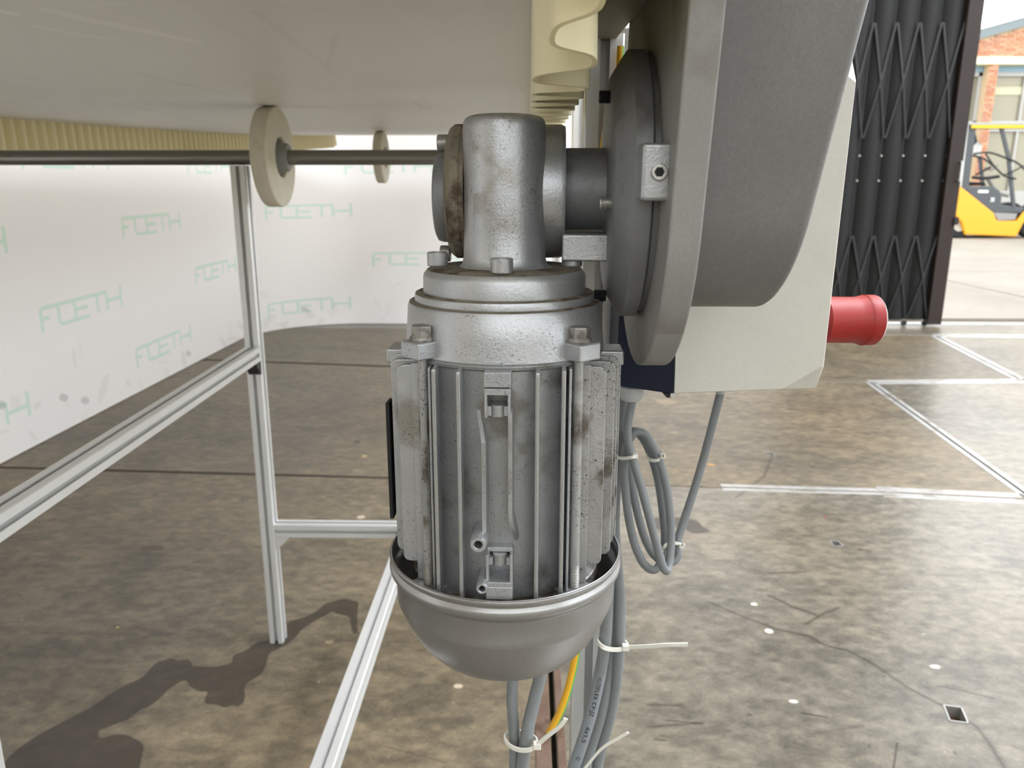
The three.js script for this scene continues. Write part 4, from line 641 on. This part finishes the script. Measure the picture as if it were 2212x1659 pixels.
{ // print on the first cable of the bundle: a thin sleeve whose texture runs along it
  const cv = document.createElement('canvas'); cv.width = 1024; cv.height = 128; const c = cv.getContext('2d'); c.fillStyle = '#80868a'; c.fillRect(0, 0, 1024, 128); c.fillStyle = '#20242a'; c.font = 'bold 34px sans-serif'; c.textBaseline = 'middle'; c.font = 'bold 40px sans-serif';
  for (const [w, u, m] of [['·', 130, 30], ['MULTIFLEX', 172, 200], ['CY-JZ', 385, 130], ['4x1,5', 550, 130], ['CE', 745, 55]]) c.fillText(w, u, 66, m);
  const t = new THREE.CanvasTexture(cv); t.colorSpace = THREE.SRGBColorSpace;
  const pts = line([[1300.5, 1430, 0.5633], [1293, 1470, 0.562], [1274, 1550, 0.56], [1248, 1632, 0.558], [1239, 1657, 0.5573]]), o = pts[0].clone(), cu = new THREE.CatmullRomCurve3(pts.map((p) => p.sub(o)), false, 'centripetal'), n = 60, pos = [], nor = [], uv = [], ix = [];
  const right = V(1, 0, 0); for (let i = 0; i <= n; i++) { const c0 = cu.getPoint(i / n), tg = cu.getTangent(i / n), s = right.clone().addScaledVector(tg, -right.dot(tg)).normalize(), f = s.clone().cross(tg).normalize(); if (f.z < 0) { s.negate(); f.negate(); }
    for (let j = 0; j <= 10; j++) { const a = (j / 10 - 0.5) * Math.PI * 0.95, d = f.clone().multiplyScalar(Math.cos(a)).addScaledVector(s, Math.sin(a)), q = c0.clone().addScaledVector(d, 0.00508); pos.push(q.x, q.y, q.z); nor.push(d.x, d.y, d.z); uv.push(i / n, 1 - j / 10); } }
  for (let i = 0; i < n; i++) for (let j = 0; j < 10; j++) { const a = i * 11 + j, b = a + 11; ix.push(a, a + 1, b, b, a + 1, b + 1); }
  const g = new THREE.BufferGeometry(); g.setAttribute('position', new THREE.Float32BufferAttribute(pos, 3)); g.setAttribute('normal', new THREE.Float32BufferAttribute(nor, 3)); g.setAttribute('uv', new THREE.Float32BufferAttribute(uv, 2)); g.setIndex(ix);
  const m = mat({ map: t, roughness: 0.5, side: THREE.DoubleSide }), host = scene.children.find((q) => q.userData.label === bundle[0][0]);
  const s = part('printed_marking', g, m, host, true); s.position.copy(o).sub(host.position);
}
cable('grey cable hanging under the fan cover, left of the two tied together', [[1109, 1420, 0.515], [1107, 1470, 0.515], [1106, 1530, 0.512], [1111, 1580, 0.511], [1112, 1640, 0.512], [1108, 1700, 0.514], [1106, 1760, 0.515], ...toGround(-0.02, -0.53, -0.6)], 0.0043, 60);
cable('grey cable slanting down under the fan cover, right of the two tied together', [[1174, 1420, 0.515], [1165, 1470, 0.513], [1150, 1530, 0.51], [1139, 1580, 0.505], [1130, 1640, 0.506], [1122, 1700, 0.51], [1118, 1760, 0.512], ...toGround(-0.012, -0.545, -0.55)], 0.0048, 60);
{ // earth wire: yellow with a green stripe
  const t = dataTex(64, 64, (u, v) => (v > 0.08 && v < 0.3 ? [92, 160, 74] : [228, 172, 40]), true, 1);
  const w = cable('yellow and green earth wire with a cut end below the fan cover', [[1246, 1405, 0.535], [1237, 1450, 0.533], [1224, 1500, 0.53], [1207, 1545, 0.527], [1186, 1584, 0.525]], 0.0031, 60, mat({ map: t, roughness: 0.45 }), 'wire');
  const e = P(1186, 1584, 0.525).sub(w.position); part('cut_end', new THREE.SphereGeometry(0.0024, 12, 8).translate(e.x, e.y, e.z), mat({ color: 0x8a5a2c, roughness: 0.5, metalness: 0.5 }), w);
  const w2 = cable('yellow and green earth wire beside the round flange under the belt', [[1341, 100, 0.60], [1338, 150, 0.60], [1328, 205, 0.60], [1314, 255, 0.60], [1303, 318, 0.60], [1300, 360, 0.60]], 0.0026, 40, mat({ map: t, roughness: 0.45 }), 'wire');
}
function tie(label, loop, tail, w, headAt) {                // flat strap: loop of points, square head, free tail
  const l = line(loop), o = l[0].clone(), t = thing('cable_tie', label, 'cable tie', [o.x, o.y, o.z]), strap = (pts, wd, th, closed) => {
    const cu = new THREE.CatmullRomCurve3(pts.map((p) => p.clone().sub(o)), closed, 'centripetal'), n = 48, ps = [], ix = [];
    for (let i = 0; i <= n; i++) { const c = cu.getPoint(i / n), tg = cu.getTangent(i / n), up = closed ? V(0, 1, 0) : V(0, 1, 0.2).normalize(), side = up.clone().addScaledVector(tg, -up.dot(tg)).normalize(), out = side.clone().cross(tg).normalize(); for (const [a, b] of [[1, 1], [1, -1], [-1, -1], [-1, 1]]) { const q = c.clone().addScaledVector(side, a * wd / 2).addScaledVector(out, b * th / 2); ps.push(q.x, q.y, q.z); } }
    for (let i = 0; i < n; i++) for (let k = 0; k < 4; k++) { const a = i * 4 + k, b = i * 4 + (k + 1) % 4; ix.push(a, b, a + 4, b, b + 4, a + 4); }
    if (!closed) ix.push(0, 2, 1, 0, 3, 2, n * 4, n * 4 + 1, n * 4 + 2, n * 4, n * 4 + 2, n * 4 + 3);
    const g = new THREE.BufferGeometry(); g.setAttribute('position', new THREE.Float32BufferAttribute(ps, 3)); g.setIndex(ix); return creased(g, R(30));
  };
  part('strap', strap(l, w, w * 0.34, true), M.tie, t);
  if (headAt) { const h = P(...headAt).sub(o); part('head', box(w * 1.7, w * 1.5, w * 1.5, h.x, h.y, h.z, w * 0.25), M.tie, t); }
  if (tail) part('tail', strap(line(tail), w * 0.95, w * 0.34, false), M.tie, t);
  return t;
}
tie('white cable tie round the three-cable bundle, its long tail sticking straight out right', [[1292, 1386, 0.557], [1300, 1396, 0.552], [1322, 1403, 0.557], [1345, 1402, 0.563], [1356, 1395, 0.573], [1340, 1380, 0.588], [1310, 1376, 0.586]], [[1352, 1398, 0.563], [1400, 1396, 0.555], [1440, 1393, 0.55], [1486, 1392, 0.548]], 0.0034, [1351, 1398, 0.563]);
tie('white cable tie round the two cables under the fan cover, short tail bent up', [[1090, 1590, 0.51], [1098, 1608, 0.503], [1122, 1620, 0.498], [1148, 1618, 0.496], [1160, 1605, 0.5], [1150, 1590, 0.512], [1115, 1580, 0.519]], [[1162, 1608, 0.497], [1180, 1592, 0.494], [1202, 1575, 0.492], [1212, 1566, 0.491], [1222, 1552, 0.49]], 0.0034, [1160, 1610, 0.497]);
tie('white cable tie at the picture foot, thin tail slanting up from the bundle', [[1214, 1712, 0.55], [1232, 1722, 0.548], [1256, 1718, 0.552], [1282, 1708, 0.56], [1288, 1700, 0.576], [1262, 1694, 0.582], [1230, 1700, 0.57]], [[1240, 1690, 0.546], [1268, 1654, 0.543], [1300, 1617, 0.54], [1330, 1598, 0.538], [1357, 1582, 0.536]], 0.0026, [1240, 1698, 0.548]);
tie('small white cable tie round the left strands of the coiled cable', [[1334, 988, 0.573], [1350, 990, 0.562], [1368, 987, 0.558], [1374, 983, 0.566], [1368, 979, 0.588], [1345, 981, 0.594]], null, 0.0024, [1372, 985, 0.562]);
tie('small white cable tie round the right strands near the top of the coiled cable', [[1398, 986, 0.584], [1406, 994, 0.577], [1420, 994, 0.574], [1431, 986, 0.577], [1426, 974, 0.59], [1405, 976, 0.594]], [[1432, 985, 0.573], [1436, 984, 0.566]], 0.0024, [1431, 985, 0.574]);
tie('small white cable tie at the lower knot of the coiled cable', [[1432, 1186, 0.57], [1440, 1176, 0.568], [1456, 1173, 0.572], [1472, 1177, 0.577], [1466, 1186, 0.588], [1446, 1190, 0.586]], [[1472, 1178, 0.574], [1478, 1176, 0.568]], 0.0024, [1472, 1179, 0.574]);

renderer.render(scene, camera);
